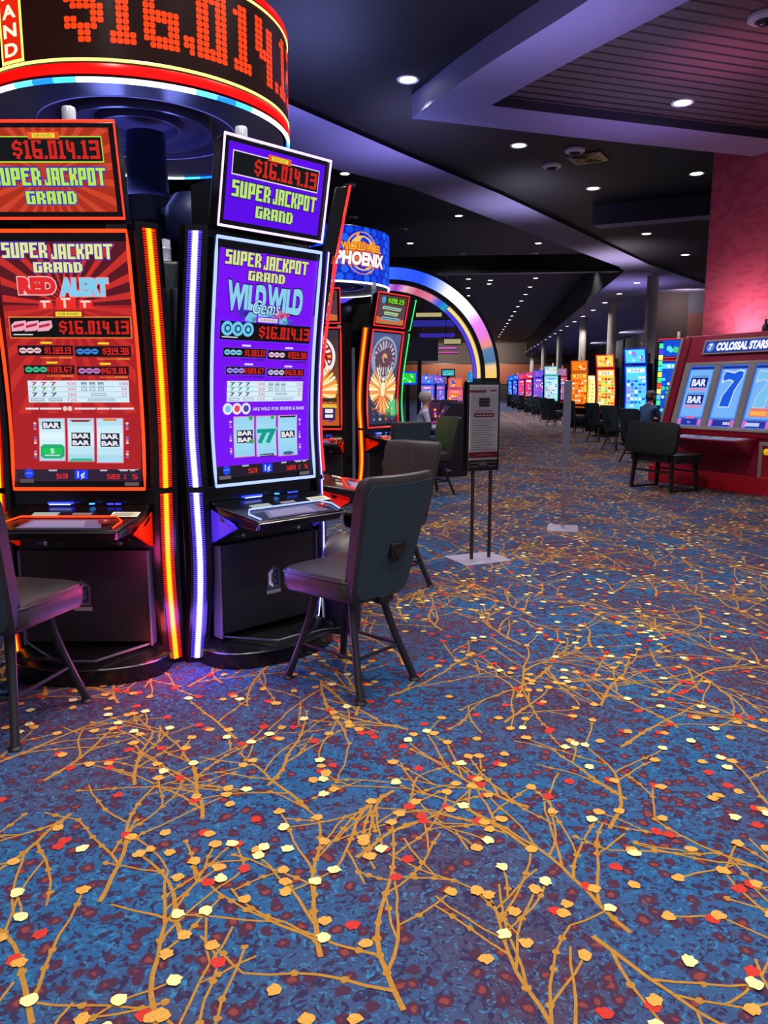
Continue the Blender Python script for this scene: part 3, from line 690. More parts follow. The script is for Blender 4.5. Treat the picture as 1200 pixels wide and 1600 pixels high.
# --- layouts traced from the two near machines, in the photograph's own units for machine one
def L1(px, py): return ((px - (106 + 13 * (py - 360) / 403)) / 326, .985 + 1.27 * (763 - py) / 403)
def jackpot_main(bg, ray, dark, title, outl, kind):
    def draw(a0):
        a = Art(lambda px, py, off: a0.fn(*L1(px, py), off)); a.b = a0.b
        a.rect = lambda x0, y0, x1, y1, m, L=1, nx=None, ny=None: Art.rect(a, x0, y1, x1, y0, m, L, nx or max(1, int(abs(x1 - x0) / 60)), ny or max(1, int(abs(y1 - y0) / 16)))
        a0.rect(-.333, .99, .333, 2.245, E((6, 6, 10), 1), 1)
        B = E(bg, 1.0)
        a.rect(-1 + 6, 376, 216, 470, E(dark, 1), 2); a.rect(7, 470, 222, 750, B, 2)
        if ray: 
            fx = Art(lambda px, py, off: a0.fn(*L1(px, py), off)); fx.b = a0.b
            fx.rays(8, 380, 216, 640, 112, 470, 26, E(ray, 1), 3, .42)
        T = lambda t, x, y, wd, h, m, L, **k: a.text(t, x, y, wd, -h, m, L, **k)
        tt = E(title, 1); oo = E(outl, 1)
        a.block('SUPER', 52, 389, 72, -22, tt, 7, out=oo); a.block('JACKPOT', 143, 391, 98, -22, tt, 7, out=oo)
        a.block('GRAND', 103, 414, 78, -15, tt, 8, out=oo)
        if kind == 'red':
            T('RED', 66, 441, 56, 21, E((226, 40, 40), 1), 6, off=.075, out=E((240, 190, 200), 1), oo=.05)
            T('ALERT', 142, 443, 74, 22, E((130, 205, 240), 1), 6, off=.075, out=E((235, 150, 160), 1), oo=.05)
            for x, y, w_ in ((77, 470, 22), (110, 466, 32), (142, 470, 22)):
                a.rect(x - w_ / 2, y - 8, x + w_ / 2, 476, E((235, 44, 36), 1), 4); a.rect(x - 4, y - 6, x, 474, E((255, 200, 190), 1), 5); a.rect(x - 8, y - 7, x + 8, y - 4, E((255, 220, 215), 1), 5)
        else:
            c = E((140, 205, 240), 1); k = E((20, 20, 90), 1)
            for t, x in (('WILD', 66), ('WILD', 148)): T(t, x, 449, 76, 34, c, 6, off=.06, out=k, oo=.04, arch=.25)
            for px, py, r, cc in ((60, 474, 13, (70, 40, 190)), (78, 482, 14, (110, 190, 225)), (108, 478, 18, (120, 200, 235)), (138, 474, 13, (225, 90, 140)), (152, 470, 10, (225, 90, 140)), (146, 484, 12, (110, 190, 225)), (164, 484, 8, (80, 70, 210))):
                P = [(px + r * math.cos(2 * PI * i / 7), py + .75 * r * math.sin(2 * PI * i / 7)) for i in range(7)]; a.poly(P, E(cc, 1), 5)
                a.poly([(px, py), (px + r * .9, py - r * .2), (px + r * .4, py + r * .6)], E(tuple(int(v * .7) for v in cc), 1), 6)
            T('Gems', 108, 463, 58, 22, E((190, 235, 255), 1), 9, shear=-.25, out=k, oo=.04)
        # grand panel
        a.rect(88, 478, 138, 488, E((150, 30, 20) if kind == 'red' else bg, 1), 7); a.rect(92, 480, 134, 487, E((240, 220, 60) if kind == 'red' else (225, 220, 225), 1), 8); T('GRAND', 113, 483.5, 34, 4, E((120, 60, 20), 1), 9)
        a.rect(14, 487, 214, 521, E((226, 120, 60) if kind == 'red' else (100, 40, 255), 1), 5); a.rect(16, 489, 212, 519, E((8, 8, 10), 1), 6)
        a.led('$16,014.13'.replace(',', '.'), 96, 210, 504, -21, E((232, 36, 22), 1), 8)
        for i in range(3):
            x = 30 + 21 * i
            if kind == 'red': a.poly([(x - 12, 500), (x - 6, 495), (x + 12, 493), (x + 13, 503), (x + 6, 509), (x - 12, 510)], E((235, 170, 190), 1), 7); a.poly([(x - 9, 501), (x + 9, 497), (x + 9, 501), (x - 9, 505)], E((190, 30, 60), 1), 8)
            else: a.disc(x, 501, 12, E((110, 200, 235), 1), 7 + i, 16); a.disc(x, 501, 7, E((20, 70, 120), 1), 10, 12); a.disc(x, 501, 4, E((120, 210, 240), 1), 11, 8)
        a.rect(20, 514, 52, 515.6, E((230, 230, 235), 1), 7)
        rows = ((25, 532, 115, 547, '$1.183.13', 0), (119, 533, 210, 549, '$319.38', 1), (32, 563, 115, 576, '$183.67', 2), (120, 565, 205, 578, '$63.01', 3))
        cc = ((240, 190, 200), (60, 130, 220), (60, 190, 140), (200, 120, 190)) if kind == 'red' else ((120, 200, 230), (230, 190, 220), (150, 140, 240), (200, 190, 235))
        for x0, y0, x1, y1, t, k in rows:
            a.rect(x0 - 1, y0 - 1, x1 + 1, y1 + 1, E((120, 40, 40) if kind == 'red' else (110, 60, 220), 1), 5); a.rect(x0, y0, x1, y1, E((12, 10, 12), 1), 6)
            a.led(t, x1 - 46, x1 - 3, (y0 + y1) / 2, -(y1 - y0) * .7, E((232, 36, 30), 1), 8, gap=.05)
            for i in range(3): a.disc(x0 + 8 + i * 12, (y0 + y1) / 2, 6.3, E(cc[k], 1), 7, 10, 4.6); a.rect(x0 + 4 + i * 12, (y0 + y1) / 2 - 1, x0 + 12 + i * 12, (y0 + y1) / 2 + 1, E(tuple(v // 2 for v in cc[k]), 1), 8)
            a.rect(x0 + 38, y0 - 6, x0 + 56, y0 - 3, E((246, 220, 40) if kind == 'red' else (225, 215, 240), 1), 6)
            a.rect(x0 + 36, y1 + 3, x1 - 26, y1 + 4.4, E((220, 130, 50) if kind == 'red' else (60, 20, 150), 1), 6); a.rect(x1 - 24, y1 + 2.4, x1 - 2, y1 + 5, E((220, 130, 50) if kind == 'red' else (60, 20, 150), 1), 6)
        # pay table
        a.rect(36, 587, 204, 622, E((205, 228, 240), 1.1), 5)
        for i, (v, w_) in enumerate((('500', '100'), ('300', '50'), ('200', '25'), ('125', ''))):
            y = 592 + i * 8.6; T(v, 109, y, 15, 5, E((215, 60, 110), 1), 6)
            if w_: T(w_, 196, y, 4.6 * len(w_), 5, E((215, 60, 110), 1), 6)
            if i: a.rect(36, y - 4.7, 204, y - 4.2, E((120, 140, 170), 1), 6)
            for j in range(3):
                col = ((190, 40, 60), (120, 170, 80), (60, 60, 90), (60, 70, 100))[i] if kind == 'red' else ((50, 40, 170), (40, 170, 150), (30, 40, 60), (80, 90, 140))[i]
                if i < 3: T('7', 47 + 16 * j, y, 8, 5.5, E(col, 1), 6, off=.03)
                elif j < 2: a.frame(40 + 30 * j, y - 2, 62 + 30 * j, y + 2, .8, E(col, 1), 6)
                if i < 2: a.frame(125 + 14 * j, y - 2.6, 134 + 14 * j, y + 2.6, .9, E((70, 90, 120), 1), 6); 
                if i == 0: a.rect(125 + 14 * j, y - .5, 134 + 14 * j, y + .5, E((70, 90, 120), 1), 7)
            if i >= 2: a.frame(141 - 6 * (i - 2), y - 1.8, 166 + 14 * (i - 2), y + 1.8, .8, E((90, 110, 140), 1), 6)
        if kind == 'red':
            for x0, x1 in ((30, 52), (54, 90), (112, 147), (149, 171), (173, 211)): a.rect(x0, 630.5, x1, 633.5, E((230, 225, 235), 1), 6)
            for x in (96, 104): a.disc(x, 632, 4, E((230, 200, 190), 1), 6, 10)
        else:
            for i, c_ in enumerate(((110, 200, 235), (230, 70, 90), (70, 60, 190))): a.disc(38 + 19 * i, 634, 10, E((230, 230, 240), 1), 6 + i, 14); a.disc(38 + 19 * i, 634, 6, E(c_, 1), 9, 12)
            T('ARE WILD FOR SEVENS & BARS', 150, 635, 118, 5.5, E((225, 215, 255), 1), 6, off=.02, out=E((60, 10, 150), 1), oo=.04)
        # reels
        reels = ((50, 647, 95, 718), (98, 647, 144, 719), (147, 647, 193, 721))
        for i, (x0, y0, x1, y1) in enumerate(reels):
            a.rect(x0, y0, x1, y1, E((235, 120, 150), 1), 5); K = 6
            for k in range(K):
                f = abs((k + .5) / K - .45) * 2
                a.rect(x0 + 1.4, y0 + 1.4 + (y1 - y0 - 2.8) * k / K, x1 - 1.4, y0 + 1.4 + (y1 - y0 - 2.8) * (k + 1) / K, E((int(222 - 60 * f), int(242 - 30 * f), int(248 - 14 * f)) if kind == 'red' else (int(165 - 20 * f), int(215 - 10 * f), int(240 - 5 * f)), 1.05), 6)
        navy = E((36, 32, 60), 1); wh = E((235, 235, 242), 1)
        def bar(x, y, w_=31, h=12): a.rect(x - w_ / 2, y - h / 2, x + w_ / 2, y + h / 2, navy, 7); T('BAR', x, y, w_ - 5, h - 4, wh, 8, off=.045)
        if kind == 'red':
            bar(72, 659); bar(121, 676.6, 32, 11); bar(121, 687.6, 32, 11); bar(170, 677.6, 32, 11); bar(170, 688.6, 32, 11)
            a.poly([(53, 694), (58, 690), (88, 690), (93, 694), (93, 709), (88, 713), (58, 713), (53, 709)], E((40, 170, 110), 1), 7); a.rect(57, 696, 89, 705, E((20, 200, 80), 1), 8)
            T('$', 73, 700.5, 7, 8, wh, 9); a.rect(60, 707, 86, 709, E((180, 235, 220), 1), 8)
            a.poly([(100, 718), (106, 713), (138, 713), (143, 718)], E((60, 180, 140), 1), 7); a.poly([(102, 650), (140, 650), (134, 653.5), (108, 653.5)], E((150, 40, 50), 1), 7); a.rect(159, 648.5, 182, 652, E((220, 130, 50), 1), 7)
        else:
            bar(74, 676.6, 34, 11); bar(74, 687.6, 34, 11); bar(170, 682, 33, 13)
            for x in (112, 130): T('7', x, 683, 19, 21, E((20, 150, 140), 1), 8, off=.06, out=E((120, 225, 215), 1), oo=.05)
            a.disc(88, 691, 4.5, E((60, 160, 70), 1), 9, 10); a.disc(86, 650, 4.5, E((60, 160, 70), 1), 9, 10); a.disc(134, 650, 4, E((60, 160, 70), 1), 9, 10)
            bar(121, 717, 30, 5); a.rect(152, 648.5, 188, 651.5, navy, 8); a.disc(170, 716, 13, E((60, 100, 140), 1), 7, 18, 3.4)
        for sx, x in ((0, 44), (1, 198)):
            for g, yy in enumerate((656, 679, 702)):
                for k in range(3): a.disc(x + sx * 1, yy + k * 4.4, 2.6, E(((230, 220, 190), (90, 120, 210), (225, 130, 180))[(k + g) % 3], 1), 6, 8, 1.9)
        # meter bar
        a.rect(8, 731, 222, 751, E((44, 30, 52) if kind == 'red' else (28, 22, 34), 1), 4)
        a.disc(33, 738, 8, E((30, 60, 230), 1.1), 6, 14, 8); a.rect(28, 736.6, 38, 738, E((120, 170, 255), 1), 7)
        a.rect(110, 732, 132, 747, E((24, 50, 235), 1.2), 6); T('1¢', 121, 739.5, 12, 10, E((200, 225, 255), 1), 7, off=.02)
        for x, w_ in ((73, 14), (159, 12), (193, 13), (208, 8)): a.rect(x - w_ / 2, 731.5, x + w_ / 2, 734, E((190, 190, 205), 1), 6)
        a.rect(183, 731, 218, 731.8, E((220, 220, 230), 1), 6)
        a.led('53', 79, 98, 742, -8, E((232, 40, 40), 1), 6, gap=.05); a.led('583', 165, 186, 743, -8, E((232, 40, 40), 1), 6, gap=.05); a.led('1', 193, 198, 743, -8, E((200, 40, 40), 1), 6); a.led('5', 208, 216, 743, -8, E((232, 40, 40), 1), 6, gap=.05)
        a.rect(17, 747, 41, 753, mat('bezel_tab', (110, 106, 108), .4), 7); a.rect(195, 752, 219, 758, mat('bezel_tab', (110, 106, 108), .4), 7)
    return draw
def jackpot_top(bg, ray, green):
    def draw(a):
        a.rect(-.33, 2.312, .33, 2.708, E((6, 6, 10), 1), 1); a.rect(-.305, 2.335, .305, 2.69, E(bg, 1), 2)
        if ray: a.rays(-.305, 2.335, .305, 2.69, .0, 2.50, 26, E(ray, 1), 3, .42)
        a.rect(-.28, 2.545, .27, 2.655, E((180, 230, 60) if green else (235, 225, 235), 1), 4); a.rect(-.276, 2.55, .266, 2.65, E((10, 14, 16), 1), 5)
        a.rect(-.07, 2.642, .075, 2.672, E((235, 90, 30), 1), 6); a.rect(-.05, 2.648, .055, 2.666, E((235, 225, 60), 1), 7); a.text('GRAND', 0.0, 2.657, .085, .012, E((160, 60, 20), 1), 8)
        a.led('$16.014.13', -.15, .255, 2.598, .078, E((235, 40, 26), 1), 7)
        t, o = E((185, 232, 80) if green else (190, 228, 110), 1), E((50, 50, 190) if green else (40, 20, 140), 1)
        a.block('SUPER', -.155, 2.485, .235, .075, t, 7, out=o); a.block('JACKPOT', .125, 2.485, .29, .075, t, 7, out=o)
        a.block('GRAND', .0, 2.395, .24, .055, t, 7, out=o)
    return draw
def phoenix_main(bg, rim, seed, bright):
    def draw(a):
        R = random.Random(seed)
        a.rect(-.333, .99, .333, 2.245, E((8, 8, 12), 1), 1)
        K = 10
        for k in range(K):
            f = k / (K - 1); lo_, hi = ((200, 90, 30), bg) if bright else ((44, 40, 62), bg)
            a.rect(-.31, 1.03 + 1.19 * k / K, .31, 1.03 + 1.19 * (k + 1) / K, E(tuple(int(lo_[i] * (1 - f) + hi[i] * f) for i in range(3)), 1), 2)
        cx, cz, r = -.01, 1.90, .28
        a.disc(cx, cz, r, E(rim, 1), 3, 36); a.disc(cx, cz, r * .87, E((150, 26, 36) if bright else (96, 66, 84), 1), 4, 36)
        for i in range(20):
            t = 2 * PI * i / 20; c, s_ = math.cos(t), math.sin(t); w_ = .018
            col = ((235, 225, 220), (240, 170, 60))[i % 5 == 0] if bright else ((180, 186, 210), (150, 140, 160))[i % 4 == 0]
            a.poly([(cx + c * .075 - s_ * w_ * .6, cz + s_ * .075 + c * w_ * .6), (cx + c * .075 + s_ * w_ * .6, cz + s_ * .075 - c * w_ * .6), (cx + c * .225 + s_ * w_, cz + s_ * .225 - c * w_), (cx + c * .225 - s_ * w_, cz + s_ * .225 + c * w_)], E(col, 1), 5)
        a.disc(cx, cz, .06, E((220, 170, 90), 1), 6, 16)
        # bird: fan wings of feathers, body, head
        for sx in (-1, 1):
            for i in range(12):
                t = rad(76 - i * 9.5); ln = .36 - .012 * i; bx, bz = sx * .02, 1.50 - .006 * i
                ex, ez = max(-.3, min(.3, bx + sx * ln * math.cos(t))), bz + ln * math.sin(t) * .85
                a.poly([(bx, bz + .02), (bx, bz - .02), (ex - sx * .01, ez - .028), (ex + sx * .004, ez), (ex - sx * .01, ez + .02)], E(((255, 215, 120), (255, 236, 190), (240, 150, 70))[i % 3], 1.05), 7 + i % 3)
        for i in range(9):
            t = rad(-150 + i * 15); a.poly([(-.012, 1.42), (.012, 1.42), (.2 * math.cos(t) + .02, 1.42 + .27 * math.sin(t)), (.2 * math.cos(t) - .02, 1.42 + .27 * math.sin(t))], E(((240, 110, 50), (255, 190, 110))[i % 2], 1), 6)
        a.disc(0, 1.49, .045, E((255, 236, 200), 1.05), 11, 14, .10); a.disc(.0, 1.62, .026, E((255, 240, 210), 1.05), 11, 12); a.poly([(.02, 1.63), (.065, 1.615), (.02, 1.61)], E((240, 180, 70), 1), 12)
        for j in range(3):
            for i in range(4):
                a.disc(-.2 + i * .135, 1.09 + j * .07, .03, E(R.choice(((200, 90, 60), (90, 120, 190), (210, 190, 170), (120, 60, 140))), .8 if not bright else 1), 8, 10, .022)
        if bright:
            for z, c in ((1.36, (60, 50, 30)), (1.28, (235, 190, 60))): a.rect(.07, z - .03, .28, z + .02, E(c, 1), 12)
            a.rect(.1, 1.1, .26, 1.26, E((50, 30, 90), 1), 12); a.rect(.13, 1.19, .23, 1.24, E((235, 235, 240), 1), 13); a.rect(.13, 1.13, .23, 1.17, E((235, 235, 240), 1), 13)
    return draw
def phoenix_top(a):
    a.rect(-.33, 2.312, .33, 2.708, E((8, 8, 12), 1), 1); a.rect(-.3, 2.335, .3, 2.69, E((92, 60, 66), 1), 2)
    a.poly([(-.3, 2.335), (.3, 2.335), (.3, 2.40), (.1, 2.43), (-.1, 2.38), (-.3, 2.43)], E((200, 110, 50), 1), 3)
    a.disc(-.2, 2.63, .042, E((70, 160, 220), 1), 4); a.rect(-.14, 2.585, .27, 2.675, E((20, 60, 10), 1), 4); a.led('$28.19', -.11, .24, 2.63, .062, E((150, 230, 30), 1), 6, gap=.05)
    for i, (c, w_) in enumerate((((150, 200, 170), .42), ((170, 215, 150), .32), ((120, 170, 190), .40))):
        z = 2.535 - i * .065; a.poly([(-w_ / 2, z - .018), (w_ / 2 - .02, z - .026), (w_ / 2, z + .014), (-w_ / 2 + .015, z + .022)], E(c, 1), 5)
        a.poly([(-w_ / 2 + .03, z - .006), (w_ / 2 - .04, z - .012), (w_ / 2 - .04, z - .004), (-w_ / 2 + .03, z + .004)], E(tuple(v // 2 for v in c), 1), 6)
def busy_main(cols, seed):
    def draw(a):
        R = random.Random(seed); a.rect(-.333, .99, .333, 2.245, E(tuple(v // 3 for v in cols[0]), 1), 1); a.rect(-.31, 1.02, .31, 2.22, E(cols[0], 1.05), 2)
        a.rect(-.27, 2.06, .27, 2.17, E(cols[1], 1.1), 4); [a.rect(-.15 + k * .11, 2.085, -.08 + k * .11, 2.145, E(cols[2], 1.1), 5, 1, 1) for k in range(3)]
        for j in range(9):
            for i in range(5):
                c = R.choice(cols); x = -.24 + i * .12; z = 1.12 + j * .1
                if R.random() < .5: a.disc(x, z, R.uniform(.03, .055), E(c, 1.1), 4, 10)
                else: a.rect(x - .05, z - .03, x + .05, z + .03, E(c, 1.1), 4, 1, 1)
    return draw
def busy_top(cols, seed):
    def draw(a):
        R = random.Random(seed); a.rect(-.33, 2.312, .33, 2.708, E(tuple(v // 3 for v in cols[0]), 1), 1); a.rect(-.3, 2.335, .3, 2.69, E(cols[0], 1.05), 2)
        for i in range(7): a.disc(R.uniform(-.22, .22), R.uniform(2.4, 2.62), R.uniform(.03, .07), E(R.choice(cols), 1.1), 3 + i % 3, 10)
    return draw

# pod one
C1 = (-2.06, 5.02)
red_m = jackpot_main((172, 30, 34), (200, 44, 38), (88, 18, 28), (228, 232, 150), (70, 40, 170), 'red')
pur_m = jackpot_main((118, 10, 245), None, (118, 10, 245), (214, 226, 140), (60, 10, 130), 'gems')
slot('slot_machine', (-1.998, 3.850, 0), -84, 'near slot machine with red starburst screens and orange red light strips', 'slot machines around the near round sign', (255, 60, 20), (255, 50, 30), (255, 165, 10), (255, 34, 0), red_m, jackpot_top((172, 44, 22), (205, 66, 36), True), plaque=-.02, sides=(1, 1), es=2.2)
slot('slot_machine', (-1.170, 4.261, 0), -39, 'near slot machine with violet screens and white blue light strips', 'slot machines around the near round sign', (150, 170, 255), (225, 190, 255), (255, 255, 255), (80, 60, 255), pur_m, jackpot_top((92, 0, 235), None, False), plaque=.02, es=1.8)
slot('slot_machine', (-1.06, 5.14, 0), 13, 'slot machine seen edge-on behind the violet one, outlined in red light', 'slot machines around the near round sign', (255, 40, 50), (255, 40, 40), (255, 120, 40), (255, 20, 10), red_m, jackpot_top((172, 44, 22), (205, 66, 36), True), sides=(0, 1), es=2.0)
def pod_core(loc, angs, label):
    e = empty('display_pod_core', (loc[0], loc[1], 0), 0, label, 'display column')
    b = MB(); b.lathe([(.34, 0), (.34, 2.2), (.30, 2.25)], SATIN, 32); b.build('drum', e)
    b = MB(); b.lathe([(.13, 2.2), (.13, 2.5), (.17, 2.55), (.17, 2.7), (.13, 2.75), (.12, 3.1)], mat('pod_mast', (36, 44, 84), .35, .3), 24); b.build('mast', e)
    for k, an in enumerate(angs):
        M = Matrix.Rotation(rad(an), 4, 'Z')
        b = MB(); b.box(.35, 1.15, -.022, .022, 0, 2.02, mat('divider_grey', (112, 122, 142), .4, .2), M); b.build('divider_panel', e)
        b = MB(); b.lathe([(.0, -.14), (.12, -.12), (.17, -.04), (.17, .06), (.12, .14), (.0, .16)], mat('pod_camera_cover', (38, 46, 92), .4, .1), 20, M=Matrix.Rotation(rad(24), 4, 'Z') @ M @ Matrix.Translation((.52, 0, 2.5))); M = Matrix.Rotation(rad(24), 4, 'Z') @ M; b.tube([M @ Vector((.12, 0, 2.62)), M @ Vector((.4, 0, 2.5))], .035, PLASTIC, 8); b.build('hood', e)
        M = Matrix.Rotation(rad(an), 4, 'Z'); b = MB(); b.box(.52, .86, -.1, .1, 2.02, 2.2, mat('junction_grey', (50, 54, 66), .4), M); b.build('junction_box', e, bevel=.02)
        b = MB(); p = M @ Vector((.72, 0, 0)); b.lathe([(0, 2.2), (.04, 2.2), (.04, 2.215), (.03, 2.22), (.03, 2.27), (.034, 2.28), (.03, 2.29), (.03, 2.33), (0, 2.34)], mat('candle_210', (210, 215, 240), .15, .2), 16, cx=p.x, cy=p.y); b.build('candle_light', e)
    return e
pod_core(C1, (-61.5, -16.5, 28.5), 'dark round core and mast in the middle of the near machine group')
def round_sign(loc, R, z0, z1, label, kind):
    e = empty('round_overhead_sign', (loc[0], loc[1], 0), 0, label, 'sign')
    def cy(u, z, off): t = u; return ((R + off) * math.cos(t), (R + off) * math.sin(t), z)
    dark = E((40, 16, 14), .6) if kind == 'led' else E((10, 40, 200), 1)
    b = MB(); b.lathe([(R - .015, z0 + .01), (R - .005, z0 + .02), (R - .005, z1 - .02), (R - .02, z1)], BLACK, 96, cap=False); b.lathe([(0, z1), (R - .02, z1)], PLASTIC, 64, cap=False); b.build('drum', e)
    # underside with stepped rings
    b = MB(); und = mat('sign_underside', (92, 84, 124), .32, .2, .6, var=.1)
    b.lathe([(R - .03, z0 + .012), (.60, z0 + .05), (.60, z0 + .09), (.45, z0 + .10), (.45, z0 + .05), (.43, z0 + .05), (.43, z0 + .10), (.26, z0 + .11), (.26, z0 + .06), (.24, z0 + .06), (.24, z0 + .12), (0, z0 + .12)], und, 80, cap=False); b.build('underside', e)
    b = MB(); n = 96
    def band(r0, r1, za, zb, f):
        for i in range(n):
            t0, t1 = 2 * PI * i / n, 2 * PI * (i + 1) / n
            P = []
            for t, z_, r in ((t0, za, r0), (t1, za, r0), (t1, zb, r1), (t0, zb, r1)): P.append((r * math.cos(t), r * math.sin(t), z_))
            b.add(P, [(0, 1, 2, 3)], f(i))
    cols = [(255, 255, 255), (255, 255, 255), (235, 245, 255), (80, 190, 255), (20, 110, 255), (60, 170, 255), (240, 250, 255), (255, 255, 255)]
    f = (lambda i: E(cols[((i + 3) // 2) % 8], 2.6)) if kind == 'led' else (lambda i: E((235, 240, 255), 2.2))
    for k in range(6):
        a0, a1 = rad(-90 + 36 * k), rad(-90 + 36 * (k + 1)); rr = .014
        band(R - .004 + rr * math.cos(a0), R - .004 + rr * math.cos(a1), z0 + .012 + rr * math.sin(a0), z0 + .012 + rr * math.sin(a1), f)
    b.build('rim_light', e)
    b = MB(); b.lathe([(.602, z0 + .046), (.602, z0 + .052)], E((110, 110, 230), 1), 64, cap=False); b.lathe([(.43, z0 + .046), (.45, z0 + .046)], mat('ring_edge', (120, 116, 170), .3, .4), 64, cap=False); b.build('inner_rim_light', e)
    if kind == 'led':
        b = MB(); b.lathe([(R + .004, z0 + .038), (R + .01, z0 + .06), (R + .004, z0 + .09)], E((255, 10, 6), 1.5), 96, cap=False); b.build('red_band', e)
        b = MB(); b.lathe([(R + .002, z0 + .100), (R + .008, z0 + .108), (R + .002, z0 + .116)], E((255, 235, 130), 1.7), 96, cap=False); b.build('lower_yellow_light', e)
        b = MB(); b.lathe([(R + .002, z1 - .09), (R + .008, z1 - .082), (R + .002, z1 - .074)], E((255, 235, 130), 1.7), 96, cap=False); b.build('upper_yellow_light', e)
        b = MB(); b.lathe([(R + .002, z1 - .065), (R + .008, z1 - .045), (R + .002, z1 - .025)], E((255, 10, 6), 1.5), 96, cap=False); b.build('upper_red_band', e)
        a = Art(cy)
        lit = E((255, 66, 14), 1.15)
        a.rect(rad(-104), z0 + .12, rad(76), z1 - .095, E((44, 18, 14), .7), 1, 90, 1)
        zc = z0 + .36; h = .345
        s_ = '$16.014.13'
        segs = (('$', -89, -76.6), ('1', -75, -67), ('6', -64.8, -53.6), (',', -52.4, -48.6), ('0', -47.9, -36.6), ('1', -33.9, -25.6), ('4', -23.4, -12.5), ('.', -10.5, -7.5), ('1', -6, 2), ('3', 5, 16))
        for ch, d0, d1 in segs: a.led(ch, rad(d0), rad(d1), zc, h, lit, 3, gap=.035, dot=True)
        a.build('jackpot_display', e)
        b = MB(); a = Art(cy)
        a.rect(rad(-114), z0 + .12, rad(-104), z1 - .1, E((255, 240, 110), 1.5), 2, 6, 1); a.rect(rad(-113), z0 + .135, rad(-104.8), z1 - .115, E((225, 36, 16), 1.1), 4, 6, 1)
        for i, ch in enumerate('GRAND'):
            a.text(ch, rad(-109), z0 + .185 + .092 * (4 - i), rad(5.2), .06, E((255, 250, 200), 1.3), 6, off=.03)
        a.build('grand_plate', e)
    else:
        a = Art(cy)
        a.rect(-PI, z0 + .02, PI, z1 - .01, E((8, 40, 190), 1), 1, 90, 1)
        nrow = 7; dz = (z1 - z0 - .03) / nrow; nc = 44
        for j in range(nrow):
            for i in range(nc):
                t = -PI + 2 * PI * (i + .5 * (j % 2)) / nc; z = z0 + .02 + dz * (j + .5); rr = .052
                a.poly([(t + rr * math.cos(rad(60 * k)) / R * 1.12, min(z1 - .012, z + rr * math.sin(rad(60 * k)))) for k in range(6)], E(((20, 80, 235), (12, 60, 220), (30, 100, 245))[(i * 7 + j * 3) % 3], 1), 2)
        for cc in (rad(-45), rad(-165), rad(75)):
            zc = (z0 + z1) / 2
            a.disc(cc, zc + .02, .27 / R, E((250, 150, 50), 1.1), 4, 24, .27); a.disc(cc, zc + .02, .22 / R, E((255, 190, 90), 1.1), 5, 24, .22); a.disc(cc, zc + .02, .15 / R, E((220, 110, 60), 1.1), 6, 24, .15)
            a.text('WICKED WHEEL', cc + .02, zc + .10, .66 / R, .085, E((255, 170, 40), 1.15), 9, off=.035, out=E((130, 30, 20), 1), oo=.05)
            a.text('PHOENIX', cc, zc - .05, .78 / R, .15, E((250, 250, 250), 1.15), 9, off=.05, out=E((190, 40, 30), 1), oo=.06, shear=.1)
        a.build('graphic_wrap', e)
    return e
round_sign((-2.1, 5.03), .94, 3.07, 3.74, 'huge round overhead sign with red dot-matrix jackpot amount', 'led')
# pod two
C2 = (-2.10, 11.0)
for al, lab, fr, mn, sd in ((-82, 'fire-bird slot machine half hidden behind the violet machine', (255, 40, 30), phoenix_main((60, 50, 60), (240, 240, 240), 3, True), (0, 0)),
                        (-31, 'fire-bird slot machine with a dim grey wheel screen and red frame', (255, 36, 30), phoenix_main((78, 92, 140), (150, 160, 190), 4, False), (1, 0)),
                        (16, 'slot machine seen edge-on behind the dim fire-bird one, outlined in green light', (40, 220, 90), phoenix_main((60, 50, 60), (240, 240, 240), 5, True), (0, 0))):
    slot('slot_machine', (C2[0] + (1.17 if al < -60 else 1.07) * math.cos(rad(al)), C2[1] + (1.17 if al < -60 else 1.07) * math.sin(rad(al)), 0), al, lab, 'slot machines around the blue round sign', fr, fr, (255, 150, 20), (255, 50, 0), mn, phoenix_top, sides=sd, es=1.8)
pod_core(C2, (-56.5, -7.5), 'dark round core and mast under the blue round sign')
round_sign((-2.04, 11.0), .94, 2.86, 3.58, 'round overhead sign wrapped in blue scales with orange and white lettering', 'phoenix')

